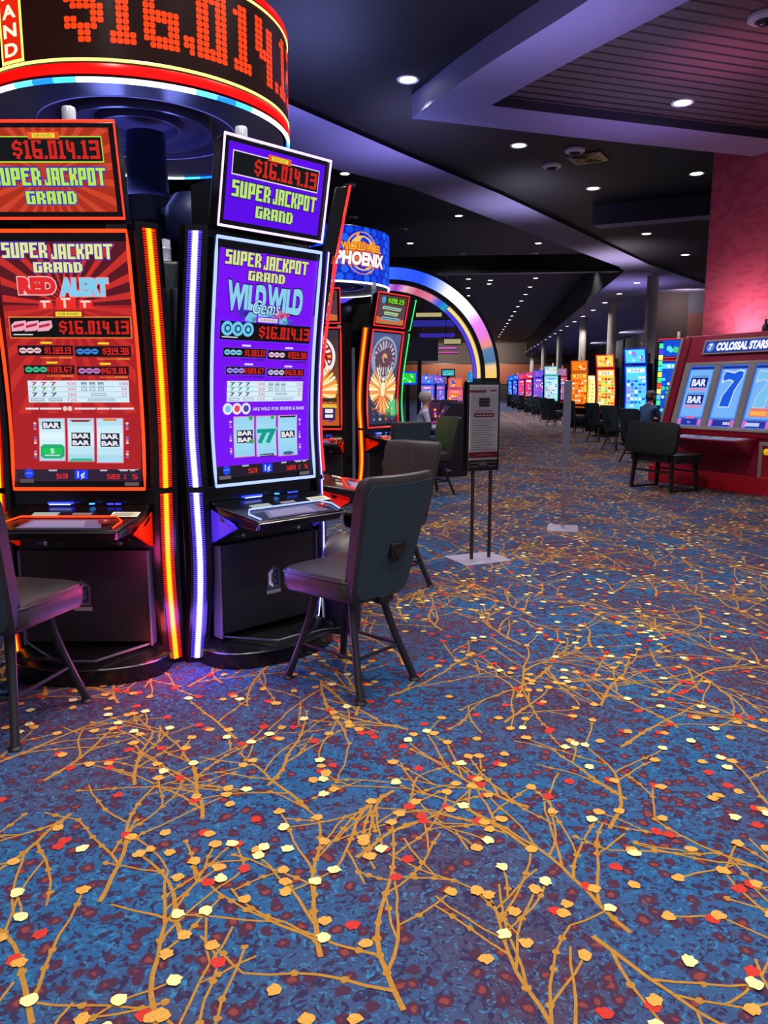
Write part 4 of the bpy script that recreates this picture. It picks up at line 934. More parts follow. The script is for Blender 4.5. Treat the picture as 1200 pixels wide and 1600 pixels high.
# ------------------------------------------------------------ chairs
def slab(b, secs, m, r=.03, n=6):       # secs: (z, x0, x1, y0, y1)
    b.loft([[(x, y, z) for x, y in rrect(x0, x1, y0, y1, min(r, (x1 - x0) / 2.05, (y1 - y0) / 2.05), n)] for z, x0, x1, y0, y1 in secs], m)
def make_chair(name, vinyl=VINYL, back=FABRIC, legm=METALB):
    root = empty(name, (0, 0, 0))
    # seat pad: domed, wider at the front
    b = MB(); rings = []
    for z, g in ((.485, .035), (.495, .008), (.52, 0), (.575, .0), (.60, .012), (.612, .04)):
        P = rrect(-.235, .235, -.20, .27, .07, 7)
        rings.append([((x - math.copysign(g, x)) * (1 + .06 * (y / .27)), y - math.copysign(g, y - .03), z) for x, y in P])
    b.loft(rings, vinyl); b.build('seat', root)
    b = MB(); b.tube([(x * .99 * (1 + .06 * (y / .27)), y, .585) for x, y in rrect(-.237, .237, -.202, .272, .07, 7)], .005, vinyl, 6, closed=True); b.build('seat_piping', root)
    # backrest, curved across and leaning back
    def bent(x, t, z): return (x, -.205 - (z - .5) * .27 + .10 * (x / .23) ** 2 * .45 + t, z)
    def hw(z): u = (z - .5) / .6; return .205 + .052 * u
    b = MB(); rings = []
    zs = [.47, .475, .49, .53, .62, .72, .82, .92, 1.0, 1.05, 1.085, 1.10, 1.105]; sh = [.05, .03, .012, 0, 0, 0, 0, 0, 0, .002, .012, .03, .05]
    for z, g in zip(zs, sh):
        w_ = hw(z) - g; th = .036 - .5 * g; N = 10; R_ = []
        for i in range(N + 1): x = -w_ + 2 * w_ * i / N; R_.append(bent(x, -th * (1 - .25 * abs(x / w_) ** 6), z))
        for i in range(N + 1): x = w_ - 2 * w_ * i / N; R_.append(bent(x, th * (1 - .25 * abs(x / w_) ** 6), z))
        rings.append(R_)
    b.loft(rings, vinyl); b.build('backrest', root)
    b = MB(); rings = []
    for z in [.50 + .565 * i / 14 for i in range(15)]:
        w_ = hw(z) - .018 - (.02 if z < .51 or z > 1.06 else 0); N = 10
        rings.append([bent(-w_ + 2 * w_ * i / N, -.041, z) for i in range(N + 1)] + [bent(w_ - 2 * w_ * i / N, -.03, z) for i in range(N + 1)])
    b.loft(rings, back); b.build('back_panel', root)
    if name == 'slot_chair':
        b = MB(); b.tube([bent(x * .2, .0375, z) for x, z in ((0, .55), (0, .7), (0, .85), (0, 1.0), (0, 1.06))], .004, vinyl, 6); b.build('front_seam', root)
        b = MB(); b.box(-.055, .055, -.332, -.27, .70, .775, PLASTIC); b.build('grip_hole', root, bevel=.012)
        b = MB(); b.box(-.038, .038, -.336, -.33, .712, .742, mat('grip_inner', (26, 27, 31), .4)); b.build('grip_lip', root)
    b = MB(); b.box(-.15, .15, -.14, .2, .455, .487, PLASTIC); b.box(-.05, .05, -.25, -.1, .46, .50, PLASTIC); b.build('seat_plate', root, bevel=.008)
    def legp(sx, sy, t): # t 0 top..1 floor
        f = t ** 1.25
        return (sx * (.11 + .098 * f), sy * (.11 + .148 * f) + (.03 if sy > 0 else 0) * (1 - t), .475 * (1 - t) + .012)
    for sx in (-1, 1):
        for sy in (-1, 1):
            l = MB(); l.tube([legp(sx, sy, t / 8) for t in range(9)], .0195, legm, 10); leg = l.build('leg', root)
            f = MB(); f.lathe([(.0, .0), (.026, .0), (.03, .006), (.024, .014), (.012, .02), (0, .02)], PLASTIC, 16, cx=sx * .208, cy=sy * .258); f.build('foot_glide', leg)
    b = MB()
    A = lambda sx, sy: Vector(legp(sx, sy, .62))
    for p, q, bow in ((A(-1, -1), A(-1, 1), 0), (A(1, -1), A(1, 1), 0), (A(-1, 1), A(1, 1), .07), (A(-1, -1), A(1, -1), .0)):
        b.tube([p + (q - p) * t / 8 + Vector((0, bow * math.sin(PI * t / 8), 0)) for t in range(9)], .009, legm, 8)
    b.build('stretcher', root)
    return root
CH = make_chair('slot_chair'); scan()
used = [False]
def chair(x, y, fx, fy, label, group='slot machine chairs'):
    o = CH if not used[0] else copy_tree(CH); used[0] = True
    o.location = (x, y, 0); o.rotation_euler = (0, 0, math.atan2(fy, fx) - PI / 2); return tag(o, label, 'chair', group)
chair(-.576, 3.79, -.82, .57, 'black vinyl chair with ribbed grey back, drawn up to the violet machine')
chair(-2.04, 3.13, .11, .99, 'black chair cut by the left frame edge, in front of the red machine')
chair(-.565, 5.62, -.54, -.84, 'grey-brown vinyl chair behind the near chair, its seamed front turned this way')
chair(-.76, 9.62, -.34, .94, 'dark chair standing before the dim fire-bird machine')
chair(-.48, 10.95, -.78, -.62, 'chair catching green light, beside the seated person in lavender')
chair(-.95, 12.75, .98, .1, 'lilac-lit chair under the person in a lavender top')

# ------------------------------------------------------------ litter bin behind the near chair
e = empty('litter_bin', (-.76, 4.63, 0), 0, 'small round dark litter bin with grey dome lid behind the near chair', 'bin')
b = MB(); b.lathe([(0, 0), (.115, 0), (.12, .02), (.135, .45), (.14, .47)], mat('bin_body', (28, 28, 48), .4, .1, var=.1), 32); b.build('body', e)
b = MB(); b.lathe([(.143, .465), (.146, .475), (.143, .485), (.13, .485)], mat('bin_rim', (150, 150, 190), .3, .3), 32, cap=False); b.build('rim', e)
b = MB(); b.lathe([(.128, .48), (.12, .53), (.09, .575), (.05, .595), (0, .60)], mat('bin_lid', (84, 80, 78), .5, .0, var=.1), 32); b.build('lid', e)

# ------------------------------------------------------------ poster stands
def poster_stand():
    e = empty('poster_stand', (.145, 6.75, 0), rad(0), 'floor stand with framed red and white rules poster on two thin posts', 'sign stand')
    ux = Vector((.30, .20, 0)).normalized()      # along the poster
    e.rotation_euler = (0, 0, math.atan2(.17, .29))
    b = MB(); b.prism([(-.26, -.20), (.22, -.20), (.22, .20), (-.26, .20)], 0, .008, mat('brushed_plate', (168, 160, 190), .4, .5)); b.build('base_plate', e, bevel=.002)
    for x in (-.09, .09):
        b = MB(); b.box(x - .011, x + .011, -.011, .011, .008, .80, mat('post_brown', (52, 42, 46), .35, .5)); b.build('post', e)
    b = MB(); b.box(-.165, .165, -.012, .05, .79, 1.555, BLACK); b.build('frame', e, bevel=.004)
    f = lambda x, z, off: (x, -.0125 - off, z)
    a = Art(f); P = mat
    a.rect(-.145, .81, .145, 1.53, mat('poster_paper', (240, 236, 240), .6), 1)
    redp = mat('poster_red', (158, 30, 36), .5); gr = mat('poster_grey', (150, 146, 150), .5); lg = mat('poster_light', (226, 224, 236), .6); bk = mat('poster_black', (26, 22, 26), .5); wh = mat('poster_white', (240, 238, 240), .5)
    a.rect(-.145, 1.26, .145, 1.53, lg, 2)
    for i in range(9): a.poly([(-.13 + .03 * i, 1.53), (-.11 + .03 * i, 1.53), (-.10 + .022 * i + .02, 1.42), (-.11 + .022 * i + .02, 1.42)], wh, 3)
    a.rect(-.145, 1.465, .02, 1.485, redp, 4); a.rect(.06, 1.475, .12, 1.488, redp, 4)
    a.rect(-.05, 1.345, .055, 1.42, bk, 4); a.rect(-.045, 1.365, .05, 1.372, gr, 5); a.rect(-.045, 1.395, .05, 1.40, gr, 5)
    a.rect(-.09, 1.305, .09, 1.312, mat('poster_pink', (214, 130, 150), .5), 4); a.rect(-.10, 1.255, .10, 1.29, redp, 4)
    for k in range(5): a.rect(-.08 + k * .034, 1.267, -.055 + k * .034, 1.277, wh, 5, 1, 1)
    for i in range(13): a.rect(-.12, 1.225 - i * .021, .12 - .03 * (i % 3), 1.230 - i * .021, gr, 4, 1, 1)
    a.rect(-.145, .905, .145, .955, redp, 4); a.rect(-.08, .925, .08, .934, mat('poster_pink', (214, 130, 150), .5), 5)
    a.rect(-.145, .81, .145, .885, bk, 4); a.rect(-.04, .835, .04, .87, gr, 5); a.rect(-.13, .828, -.05, .832, wh, 5); a.rect(.05, .828, .13, .832, wh, 5); a.rect(-.13, .86, -.05, .864, wh, 5); a.rect(.05, .86, .13, .864, wh, 5)
    a.build('poster', e)
    b = MB(); b.add([(-.15, -.022, .80), (.15, -.022, .80), (.15, -.022, 1.54), (-.15, -.022, 1.54)], [(0, 1, 2, 3)], glass('poster_glass', .08)); b.build('glass_pane', e)
poster_stand()
e = empty('poster_stand', (1.06, 8.35, 0), rad(83), 'second floor stand seen edge-on in the aisle, thin silver post', 'sign stand')
b = MB(); b.box(-.2, .2, -.16, .16, 0, .01, mat('brushed_plate', (168, 160, 190), .4, .5)); b.build('base_plate', e, bevel=.002)
b = MB(); b.box(-.03, .03, -.02, .02, .01, .75, CHROME); b.build('post', e)
b = MB(); b.box(-.28, .28, -.035, .035, .70, 1.58, mat('stand_frame_silver', (150, 150, 165), .25, .9)); b.build('frame', e, bevel=.006)
b = MB(); b.box(-.255, .255, -.038, .038, .74, 1.55, mat('stand_sheet', (150, 160, 190), .2)); b.build('poster', e)

# ------------------------------------------------------------ bench and giant slot machine
RED = mat('giant_red', (178, 20, 40), .3, 0, .5, var=.05); RED2 = mat('giant_raspberry', (158, 24, 62), .35, 0, .5, var=.05); FRM = mat('giant_frame', (168, 160, 158), .4, .2, .5)
a_ = math.atan2(-.839, .544)
e = empty('bench', (2.97, 11.92, 0), a_, 'black padded two-seat bench facing the giant red slot machine', 'bench')
BP = mat('bench_pad', (26, 27, 31), .55, 0, .4, bump=.1, bscale=150, var=.15)
b = MB(); slab(b, [(.42, -.42, .42, -.22, .28), (.43, -.45, .45, -.25, .31), (.54, -.45, .45, -.25, .31), (.555, -.43, .43, -.23, .29)], BP, .05); b.build('seat', e)
b = MB(); M = Matrix.Translation((0, -.27, .78)) @ Matrix.Rotation(rad(82), 4, 'X')
slab_b = MB(); slab(slab_b, [(-.04, -.46, .46, -.20, .20), (-.03, -.49, .49, -.235, .235), (.03, -.49, .49, -.235, .235), (.04, -.46, .46, -.20, .20)], BP, .10, 8)
b.add(slab_b.v, slab_b.f, BP, M); b.build('backrest', e)
for sx in (-1, 1): b = MB(); b.box(sx * .32 - .02, sx * .32 + .02, -.30, -.26, .42, .62, METALB); b.build('back_bracket', e)
for sx in (-1, 1):
    for y in (-.22, .26):
        b = MB(); b.loft([[(sx * .36 - .025, y - .025, .42), (sx * .36 + .025, y - .025, .42), (sx * .36 + .025, y + .025, .42), (sx * .36 - .025, y + .025, .42)], [(sx * .39 - .02, y * 1.1 - .02, 0), (sx * .39 + .02, y * 1.1 - .02, 0), (sx * .39 + .02, y * 1.1 + .02, 0), (sx * .39 - .02, y * 1.1 + .02, 0)]][::-1], METALB); b.build('leg', e)
    b = MB(); b.box(sx * .39 - .02, sx * .39 + .02, -.24, .28, 0, .03, METALB); b.build('floor_runner', e)
b = MB(); b.box(-.38, .38, -.24, -.21, .27, .30, METALB); b.box(-.38, .38, .25, .28, .27, .30, METALB); b.build('stretcher', e)

g = empty('giant_slot_machine', (3.05, 13.07, 0), a_, 'giant red slot machine with three tall blue reel windows in a grey frame', 'slot machine')
W = 2.66
b = MB(); b.box(0, W, -.05, .9, 0, .26, RED); b.build('base', g, bevel=.01)
b = MB(); b.box(.04, W - .04, 0.0, .9, .26, .80, RED2); b.box(.04, W - .04, -.03, .9, .80, .90, RED)
b.add([(.2, -.02, .90), (W - .2, -.02, .90), (W - .2, .38, 2.32), (.2, .38, 2.32), (.2, .9, .9), (W - .2, .9, .9), (W - .2, .9, 2.32), (.2, .9, 2.32)], [(0, 1, 2, 3), (0, 3, 7, 4), (1, 5, 6, 2), (3, 2, 6, 7), (4, 7, 6, 5)], RED2); b.build('body', g, bevel=.012)
sl_ = lambda z: -.02 + .4 * (z - .90) / 1.42
gf = lambda x, z, off: (x, sl_(z) - .012 - off * 1.0, z)
b = MB()
def fr(x0, x1, z0, z1, t=.035, m=FRM): b.loft([[(x0, sl_(z0) - t, z0), (x1, sl_(z0) - t, z0), (x1, sl_(z0) + .02, z0), (x0, sl_(z0) + .02, z0)], [(x0, sl_(z1) - t, z1), (x1, sl_(z1) - t, z1), (x1, sl_(z1) + .02, z1), (x0, sl_(z1) + .02, z1)]], m)
fr(.40, 2.27, .885, .93); fr(.40, 2.27, 1.85, 1.90)
for x0, x1 in ((.40, .50), (.98, 1.09), (1.57, 1.68), (2.16, 2.27)): fr(x0, x1, .93, 1.85)
b.build('reel_frame', g, bevel=.006)
for x0, x1, m_ in ((.17, .215, FRM), (W - .215, W - .17, FRM), (.33, .36, mat('giant_red_line', (120, 14, 34), .4))): b = MB(); fr(x0, x1, .92, 2.30, .03 if x0 != .33 else .02, m_); b.build('edge_trim', g, bevel=.006)
for i, x0 in enumerate((.50, 1.09, 1.68)):
    a = Art(gf); x1 = x0 + .48; c = (x0 + x1) / 2
    sky = E((108, 168, 245), 1); a.rect(x0, .93, x1, 1.85, E((70, 110, 210), 1), 1); a.rect(x0 + .025, 1.06, x1 - .025, 1.80, E((96, 160, 240), 1), 2); a.rect(x0 + .045, 1.08, x1 - .045, 1.78, E((118, 180, 248), 1), 3)
    a.rect(x0 + .02, 1.79, x1 - .02, 1.83, E((24, 50, 150), 1), 3); a.rect(x0 + .02, .945, x1 - .02, 1.04, E((60, 70, 180), 1), 3); a.rect(x0 + .10, .95, x1 - .10, 1.03, E((36, 50, 160), 1), 4)
    a.rect(x0 + .02, .945, x0 + .08, 1.04, E((210, 110, 190), 1), 4); a.rect(x1 - .08, .945, x1 - .02, 1.04, E((210, 110, 190), 1), 4)
    if i == 0:
        for z in (1.59, 1.33):
            a.rect(c - .16, z - .075, c + .16, z + .075, E((20, 30, 130), 1), 5); a.text('BAR', c, z, .25, .095, E((225, 235, 255), 1), 6, off=.05); a.rect(c - .16, z - .12, c + .16, z - .09, E((235, 130, 170), 1), 5)
            for k in range(9): a.rect(c - .15 + k * .035, z + .09, c - .13 + k * .035, z + .105, E((60, 80, 190), 1), 5, 1, 1)
        a.rect(c - .08, 1.045, c + .08, 1.075, E((235, 100, 150), 1), 6); a.text('1¢', c, .99, .05, .035, E((190, 220, 255), 1), 6)
    else:
        big = [(-.17, .26), (-.15, .36), (.02, .33), (.10, .37), (.19, .345), (.19, .25), (.10, .05), (.07, -.22), (-.13, -.22), (-.11, -.04), (.02, .17), (-.05, .20), (-.13, .17), (-.17, .15)]
        sh_ = [(-.16, .24), (-.14, .335), (.02, .305), (.10, .345), (.175, .325), (.175, .25), (.085, .05), (.055, -.205), (-.11, -.205), (-.09, -.04), (.045, .19), (-.05, .22), (-.13, .19)]
        c1, c2 = (((210, 225, 240), (22, 92, 225)), ((190, 205, 225), (120, 196, 240)))[i - 1]
        a.poly([(c + p[0], 1.43 + p[1] * .95) for p in big], E(c1, 1), 5); a.poly([(c + p[0], 1.43 + p[1] * .95) for p in sh_], E(c2, 1), 6)
        if i == 2: a.rect(c - .15, 1.10, c + .15, 1.22, E((235, 120, 110), 1), 8); a.rect(c - .13, 1.12, c + .13, 1.18, E((250, 180, 80), 1), 9)
        if i == 1: [a.rect(c + .04 + k * .03, .97, c + .06 + k * .03, 1.01, E((230, 235, 250), 1), 6, 1, 1) for k in range(4)]
        if i == 2: a.rect(c - .17, .965, c + .06, 1.015, E((190, 200, 245), 1), 6)
    a.build('reel_screen', g)
b = MB(); fr(.66, 1.93, 2.02, 2.24, .03); b.build('header_frame', g, bevel=.004)
a = Art(lambda x, z, off: (x, sl_(z) - .032 - off, z)); a.rect(.69, 2.045, 1.90, 2.215, E((40, 60, 150), 1), 1); a.disc(.80, 2.13, .07, E((90, 130, 220), 1), 2, 20); a.text('7', .80, 2.13, .06, .09, E((235, 240, 255), 1), 3, off=.03)
a.text('COLOSSAL STARS', 1.36, 2.13, .88, .105, E((240, 244, 255), 1.1), 5, off=.05, out=E((90, 120, 210), 1), oo=.05); a.build('header_sign', g)
b = MB(); b.loft([[(.78, .02, .50), (1.9, .02, .50), (1.9, .03, .52), (.78, .03, .52)], [(.72, -.44, .72), (1.96, -.44, .72), (1.96, .03, .72), (.72, .03, .72)], [(.70, -.47, .77), (1.98, -.47, .77), (1.98, .03, .80), (.70, .03, .80)]], RED2); b.build('console', g, bevel=.008)
a = Art(lambda x, y, off: (x, -y, .772 + (.47 - y) * .06 + off + .002)); R = random.Random(3)
a.rect(.76, .10, 1.92, .42, mat('console_print', (150, 180, 225), .4), 1)
for k in range(14): x = .78 + k * .08; a.rect(x, .13 + .05 * (k % 3), x + .06, .24 + .05 * (k % 3), [mat('print_%d' % q[0], q, .4) for q in ((40, 90, 180), (230, 235, 245), (30, 30, 40), (200, 90, 110))][R.randrange(4)], 3, 1, 1)
a.build('button_panel', g)
b = MB(); b.box(2.02, 2.40, -.035, .01, .18, .235, FRM); b.box(2.02, 2.40, -.035, .01, .70, .755, FRM); b.box(2.02, 2.07, -.035, .01, .235, .70, FRM); b.box(2.35, 2.40, -.035, .01, .235, .70, FRM); b.build('door_frame', g, bevel=.005)
b = MB(); b.box(2.07, 2.35, -.015, .01, .235, .70, RED)
b.build('access_door', g)
for x in (2.14, 2.28):
    b = MB(); b.lathe([(.045, 0), (.045, .02), (.02, .035), (0, .036)], mat('yellow_button', (245, 205, 20), .3, emit=(245, 205, 20), es=.4), 20, M=Matrix.Translation((x, -.015, .62)) @ Matrix.Rotation(rad(90), 4, 'X')); b.build('yellow_button', g)
b = MB(); b.lathe([(.05, 0), (.05, .1), (.02, .14), (.02, .2)], CHROME, 16, cx=1.5, cy=.6); 
for i in range(len(b.v)): b.v[i] = (b.v[i][0], b.v[i][1], b.v[i][2] + 2.31)
b.build('beacon', g)

# ------------------------------------------------------------ lit arch
e = empty('lit_arch', (-1.565, 16, 0), rad(8), 'big black arch with a glowing blue, white and pink screen band', 'arch')
ZP, DP = 1.715, 1.2
def arc_ring(b, r0, r1, y0, y1, m, a0=0, a1=180, n=48, legs=True):
    rings = []
    pts = ([(0, 0.0)] if legs else []) + [(None, rad(a0 + (a1 - a0) * i / n)) for i in range(n + 1)] + ([(1, 0.0)] if legs else [])
    for k, t in pts:
        if k == 0: P = lambda r: (r, 0.0)
        elif k == 1: P = lambda r: (-r, 0.0)
        else: P = lambda r, t=t: (r * math.cos(t), ZP + r * math.sin(t))
        rings.append([(P(r0)[0], y0, P(r0)[1]), (P(r1)[0], y0, P(r1)[1]), (P(r1)[0], y1, P(r1)[1]), (P(r0)[0], y1, P(r0)[1])])
    b.loft(rings, m)
b = MB(); arc_ring(b, 1.88, 2.27, 0, DP, BLACK); b.build('frame', e)
def grad(stops, d):
    for (a, c), (a2, c2) in zip(stops, stops[1:]):
        if d <= a2: f = (d - a) / (a2 - a); return tuple(int(c[i] * (1 - f) + c2[i] * f) // 3 * 3 for i in range(3))
    return stops[-1][1]
ST = [(0, (240, 190, 90)), (7, (230, 190, 140)), (9, (70, 110, 150)), (16, (90, 120, 160)), (18, (225, 140, 120)), (24, (220, 120, 210)), (32, (225, 130, 240)), (38, (250, 240, 250)), (56, (255, 255, 255)), (64, (120, 150, 255)), (72, (40, 80, 235)), (85, (50, 90, 240)), (95, (60, 120, 250)), (120, (90, 50, 230)), (150, (240, 240, 255)), (180, (220, 120, 210))]
b = MB(); n = 180
for i in range(n):
    t0, t1 = PI * i / n, PI * (i + 1) / n; P = [(r * math.cos(t), -.012, ZP + r * math.sin(t)) for r, t in ((1.965, t0), (2.20, t0), (2.20, t1), (1.965, t1))]
    b.add(P, [(0, 1, 2, 3)], E(grad(ST, 180 * (i + .5) / n), 1.2))
b.build('screen_band', e, smooth=False)
S2 = [(0, (90, 60, 200)), (48, (70, 60, 210)), (52, (40, 160, 180)), (56, (50, 90, 230)), (62, (220, 130, 160)), (72, (200, 90, 120)), (80, (225, 180, 190)), (86, (150, 50, 190)), (94, (235, 210, 250)), (102, (120, 50, 220)), (125, (70, 60, 235)), (180, (190, 120, 230))]
b = MB()
for i in range(n):
    t0, t1 = PI * i / n, PI * (i + 1) / n
    for (y0, y1, k) in ((.55 if i < 50 else .08, DP - .1, 0),):
        P = [(1.875 * math.cos(t), y, ZP + 1.875 * math.sin(t)) for y, t in ((y0, t0), (y1, t0), (y1, t1), (y0, t1))]
        b.add(P, [(0, 1, 2, 3)], E(grad(S2, 180 * (i + .5) / n), 1.1))
b.build('inner_screen_band', e, smooth=False)
b = MB()
for i in range(100):
    t0, t1 = rad(50) * i / 100, rad(50) * (i + .7) / 100
    P = [(1.872 * math.cos(t), y, ZP + 1.872 * math.sin(t)) for y, t in ((.08, t0), (.5, t0), (.5, t1), (.08, t1))]; b.add(P, [(0, 1, 2, 3)], E((255, 215, 120), 1.5))
b.build('bulb_rows', e, smooth=False)

# ------------------------------------------------------------ right row of machines
def at(px, D): return (D * math.tan(math.atan((px - 600) / 1215.4) - rad(6.06)), D)
CY, BL, RD, OR, YE, WH, PK, GN, PU = (90, 220, 250), (30, 90, 235), (235, 40, 50), (250, 130, 30), (250, 220, 90), (245, 245, 250), (240, 90, 170), (60, 210, 130), (130, 70, 230)
RG = 'slot machines in the row under the right soffit'
def far_slot(px, D, al, frame, cols, seed, label, group=RG, strip=None, sc=.93, es=2.0):
    x, y = at(px, D)
    return slot('slot_machine', (x, y, 0), al, label, group, frame, frame, strip or frame, frame, busy_main(cols, seed), busy_top(cols, seed + 50), detail=False, sc=sc, sides=(1, 1) if strip else (0, 0), es=es, candle=(255, 240, 220))
far_slot(1054, 17.2, -120, (255, 30, 40), [(20, 80, 210), CY, WH, GN, BL], 1, 'red framed slot machine with blue and green screen next to the giant machine')
far_slot(996, 21.3, -132, (20, 30, 255), [CY, WH, (110, 200, 250), (160, 120, 240), BL], 2, 'blue framed slot machine with pale cyan screen beside the seated player')
far_slot(949, 25, -132, (255, 20, 40), [YE, WH, (240, 150, 60), RD, GN], 3, 'red framed slot machine with yellow and green screen in the right row')
far_slot(906, 30.5, -112, (255, 110, 30), [OR, YE, (200, 60, 30), WH, (250, 160, 60)], 4, 'orange glowing slot machine behind the edge-on silver stand')
far_slot(862, 38, -112, CY, [(200, 230, 240), CY, PU, YE, WH], 5, 'white and teal slot machine left of the orange one')
far_slot(877, 42, -112, (230, 40, 90), [(150, 130, 170), RD, WH, BL, PK], 6, 'slot machine with muted pink screen right behind the teal one')
far_slot(842, 46, -112, (40, 40, 255), [(120, 90, 220), PU, WH, PK, BL], 7, 'violet screened slot machine between teal and pink far machines')
far_slot(829, 51, -112, (240, 30, 90), [(230, 60, 110), WH, CY, BL, RD], 8, 'pink and white slot machine fourth from the far end of the right row')
far_slot(817, 56, -112, (60, 60, 255), [(240, 60, 90), PK, WH, BL, (70, 120, 230)], 9, 'red and blue slot machine third from the far end of the right row')
far_slot(808, 61, -112, (30, 70, 255), [BL, CY, (30, 60, 200), WH, PU], 10, 'blue slot machine second from the far end of the right row')
far_slot(800, 66, -112, (20, 80, 255), [(30, 110, 235), CY, BL, WH, PU], 11, 'farthest blue slot machine at the end of the right row')
# yellow light panel on the end of the orange machine bank
x, y = at(925.5, 28)
e = empty('lit_end_panel', (x, y, 0), rad(-8), 'tall yellow lit panel between the orange and the red framed machines', 'light panel')
b = MB(); b.box(-.19, .19, 0, .12, 0, 2.0, BLACK); b.build('housing', e, bevel=.01)
a = Art(lambda x, z, off: (x, -.004 - off, z)); a.rect(-.165, .60, .165, 1.95, E((250, 190, 60), 1.2), 1); a.rect(-.11, .64, .11, 1.9, E((255, 232, 150), 1.2), 2); a.rect(-.15, .62, .15, .72, E((250, 240, 220), 1.2), 3); a.rect(-.15, 1.82, .15, 1.92, E((250, 240, 220), 1.2), 3)
for k in range(7): a.disc(0, .85 + .13 * k, .02, E((90, 60, 40), 1), 4, 8)
a.build('lit_face', e)
x, y = at(1029.5, 17)
e = empty('light_column', (x, y, 0), 0, 'slim column of green, yellow and red lights beside the red framed machine', 'light column')
b = MB(); b.box(-.045, .045, 0, .08, 0, 2.46, BLACK); b.build('post', e)
cc = [(60, 220, 150), (70, 180, 240), (250, 230, 110), (240, 60, 30), (60, 220, 120), (250, 220, 60), (60, 200, 230), (70, 220, 140), (250, 240, 130), (60, 60, 230), (60, 220, 150)]
for k in range(11):
    b = MB(); z = 1.15 + k * .118; b.tube([(0, -.01, z), (0, -.01, z + .10)], .04, E(cc[k], 1.5), 10); b.build('light_segment', e)
# chairs along the right row
for px, D, l in ((1000, 16.2, 'black chair under the seated player in the blue jacket'), (966, 19.2, 'black chair between the bench and the red framed machine'),
                 (938, 22.4, 'black chair below the tall yellow lit panel'), (900, 27, 'black chair at the orange machine'), (869, 32, 'dark chair behind the edge-on silver stand'), (857, 35.5, 'dark chair left of the silver stand'), (846, 40, 'dark chair nearest to the silver stand in the far group'), (833, 44, 'dark chair midway along the far right row'), (821, 49, 'dark chair third from the far end of the right row'), (810, 54, 'dark chair second from the far end of the right row'), (800, 60, 'farthest dark chair in the right row')):
    x, y = at(px, D); chair(x, y, .8, .6, l, 'chairs along the right row')

# ------------------------------------------------------------ far left part seen through the arch
LG = 'distant machines seen through the arch'
far_slot(667, 27, -80, (60, 90, 255), [(90, 120, 230), PK, WH, CY, PU], 21, 'distant blue framed machine with pink screen, left of the pair through the arch', LG, sc=.72)
far_slot(684, 28, -80, (60, 90, 255), [(120, 90, 220), PK, CY, BL, WH], 22, 'distant blue framed machine with pink screen, right of the pair through the arch', LG, sc=.72)
far_slot(711, 24, -85, (240, 80, 190), [(240, 120, 50), PK, YE, BL, WH], 23, 'distant machine with glowing orange and pink screen through the arch', LG, sc=.66)
far_slot(741, 30, -85, (40, 170, 230), [(40, 150, 220), CY, BL, WH, GN], 24, 'distant teal lit machine just above the poster frame', LG, sc=.78)
def monitor(px, py, D, w_, h_, c, frame, label):
    x, y = at(px, D); z = 1.5 + (607 - py) / 1215 * D
    e = empty('monitor', (x, y, 0), 0, label, 'screen')
    b = MB(); b.box(-w_ / 2, w_ / 2, 0, .07, z - h_ / 2, z + h_ / 2, frame); b.build('housing', e)
    b = MB(); b.box(-.05, .05, .03, .08, 0, z - h_ / 2, SATIN); b.box(-.25, .25, -.15, .2, 0, .03, SATIN); b.build('stand', e)
    a = Art(lambda u, v, off: (u, -.003 - off, v)); a.rect(-w_ / 2 + .04, z - h_ / 2 + .04, w_ / 2 - .04, z + h_ / 2 - .04, E(c[0], 1.1), 1)
    R = random.Random(px)
    for k in range(7): u, v = R.uniform(-.3, .3) * w_, z + R.uniform(-.3, .3) * h_; a.rect(u - .06 * w_, v - .05 * h_, u + .06 * w_, v + .05 * h_, E(c[1 + k % (len(c) - 1)], 1.1), 2, 1, 1)
    a.build('picture', e)
monitor(637, 591, 21, .50, .34, [(30, 200, 50), (120, 240, 120), (240, 250, 240)], E((20, 50, 240), 1.2), 'distant screen with a bright green picture in a blue frame')
monitor(700, 583, 26, .46, .26, [(60, 180, 190), (150, 220, 220), (30, 110, 140)], BLACK, 'distant small teal screen above the orange and pink machine')
monitor(655, 548, 20, .95, .55, [(10, 10, 16), (14, 14, 22)], BLACK, 'large dark switched-off screen seen through the arch')
def low_machine(px, D, al, label, seed):
    x, y = at(px, D); e = empty('bar_top_machine', (x, y, 0), rad(al + 90), label, 'gaming machine', 'low dark gaming machines through the arch'); R = random.Random(seed)
    b = MB(); b.loft([[(-.35, -.2, 0), (.35, -.2, 0), (.35, .3, 0), (-.35, .3, 0)], [(-.38, -.32, .75), (.38, -.32, .75), (.38, .3, .75), (-.38, .3, .75)], [(-.38, -.30, .80), (.38, -.30, .80), (.38, .3, .80), (-.38, .3, .80)], [(-.34, .05, 1.25), (.34, .05, 1.25), (.34, .3, 1.25), (-.34, .3, 1.25)]], mat('low_cabinet', (34, 24, 40), .35)); b.build('cabinet', e)
    a = Art(lambda u, v, off: (u, -.30 + .35 * v / .45 - .01 - off, .80 + v)); a.rect(-.28, .06, .28, .4, E((60, 30, 60), 1), 1)
    for k in range(9): a.disc(R.uniform(-.24, .24), R.uniform(.1, .36), .03, E(R.choice((PK, WH, OR, (200, 60, 200))), 1.2), 2, 8)
    a.build('screen', e)
low_machine(700, 13.6, 190, 'low dark machine with pink lights that the lavender-clad person faces', 1)
low_machine(716, 15.2, -100, 'low dark machine just left of the poster stand', 2)
low_machine(690, 17, -95, 'low dark machine behind the lavender-clad person', 3)
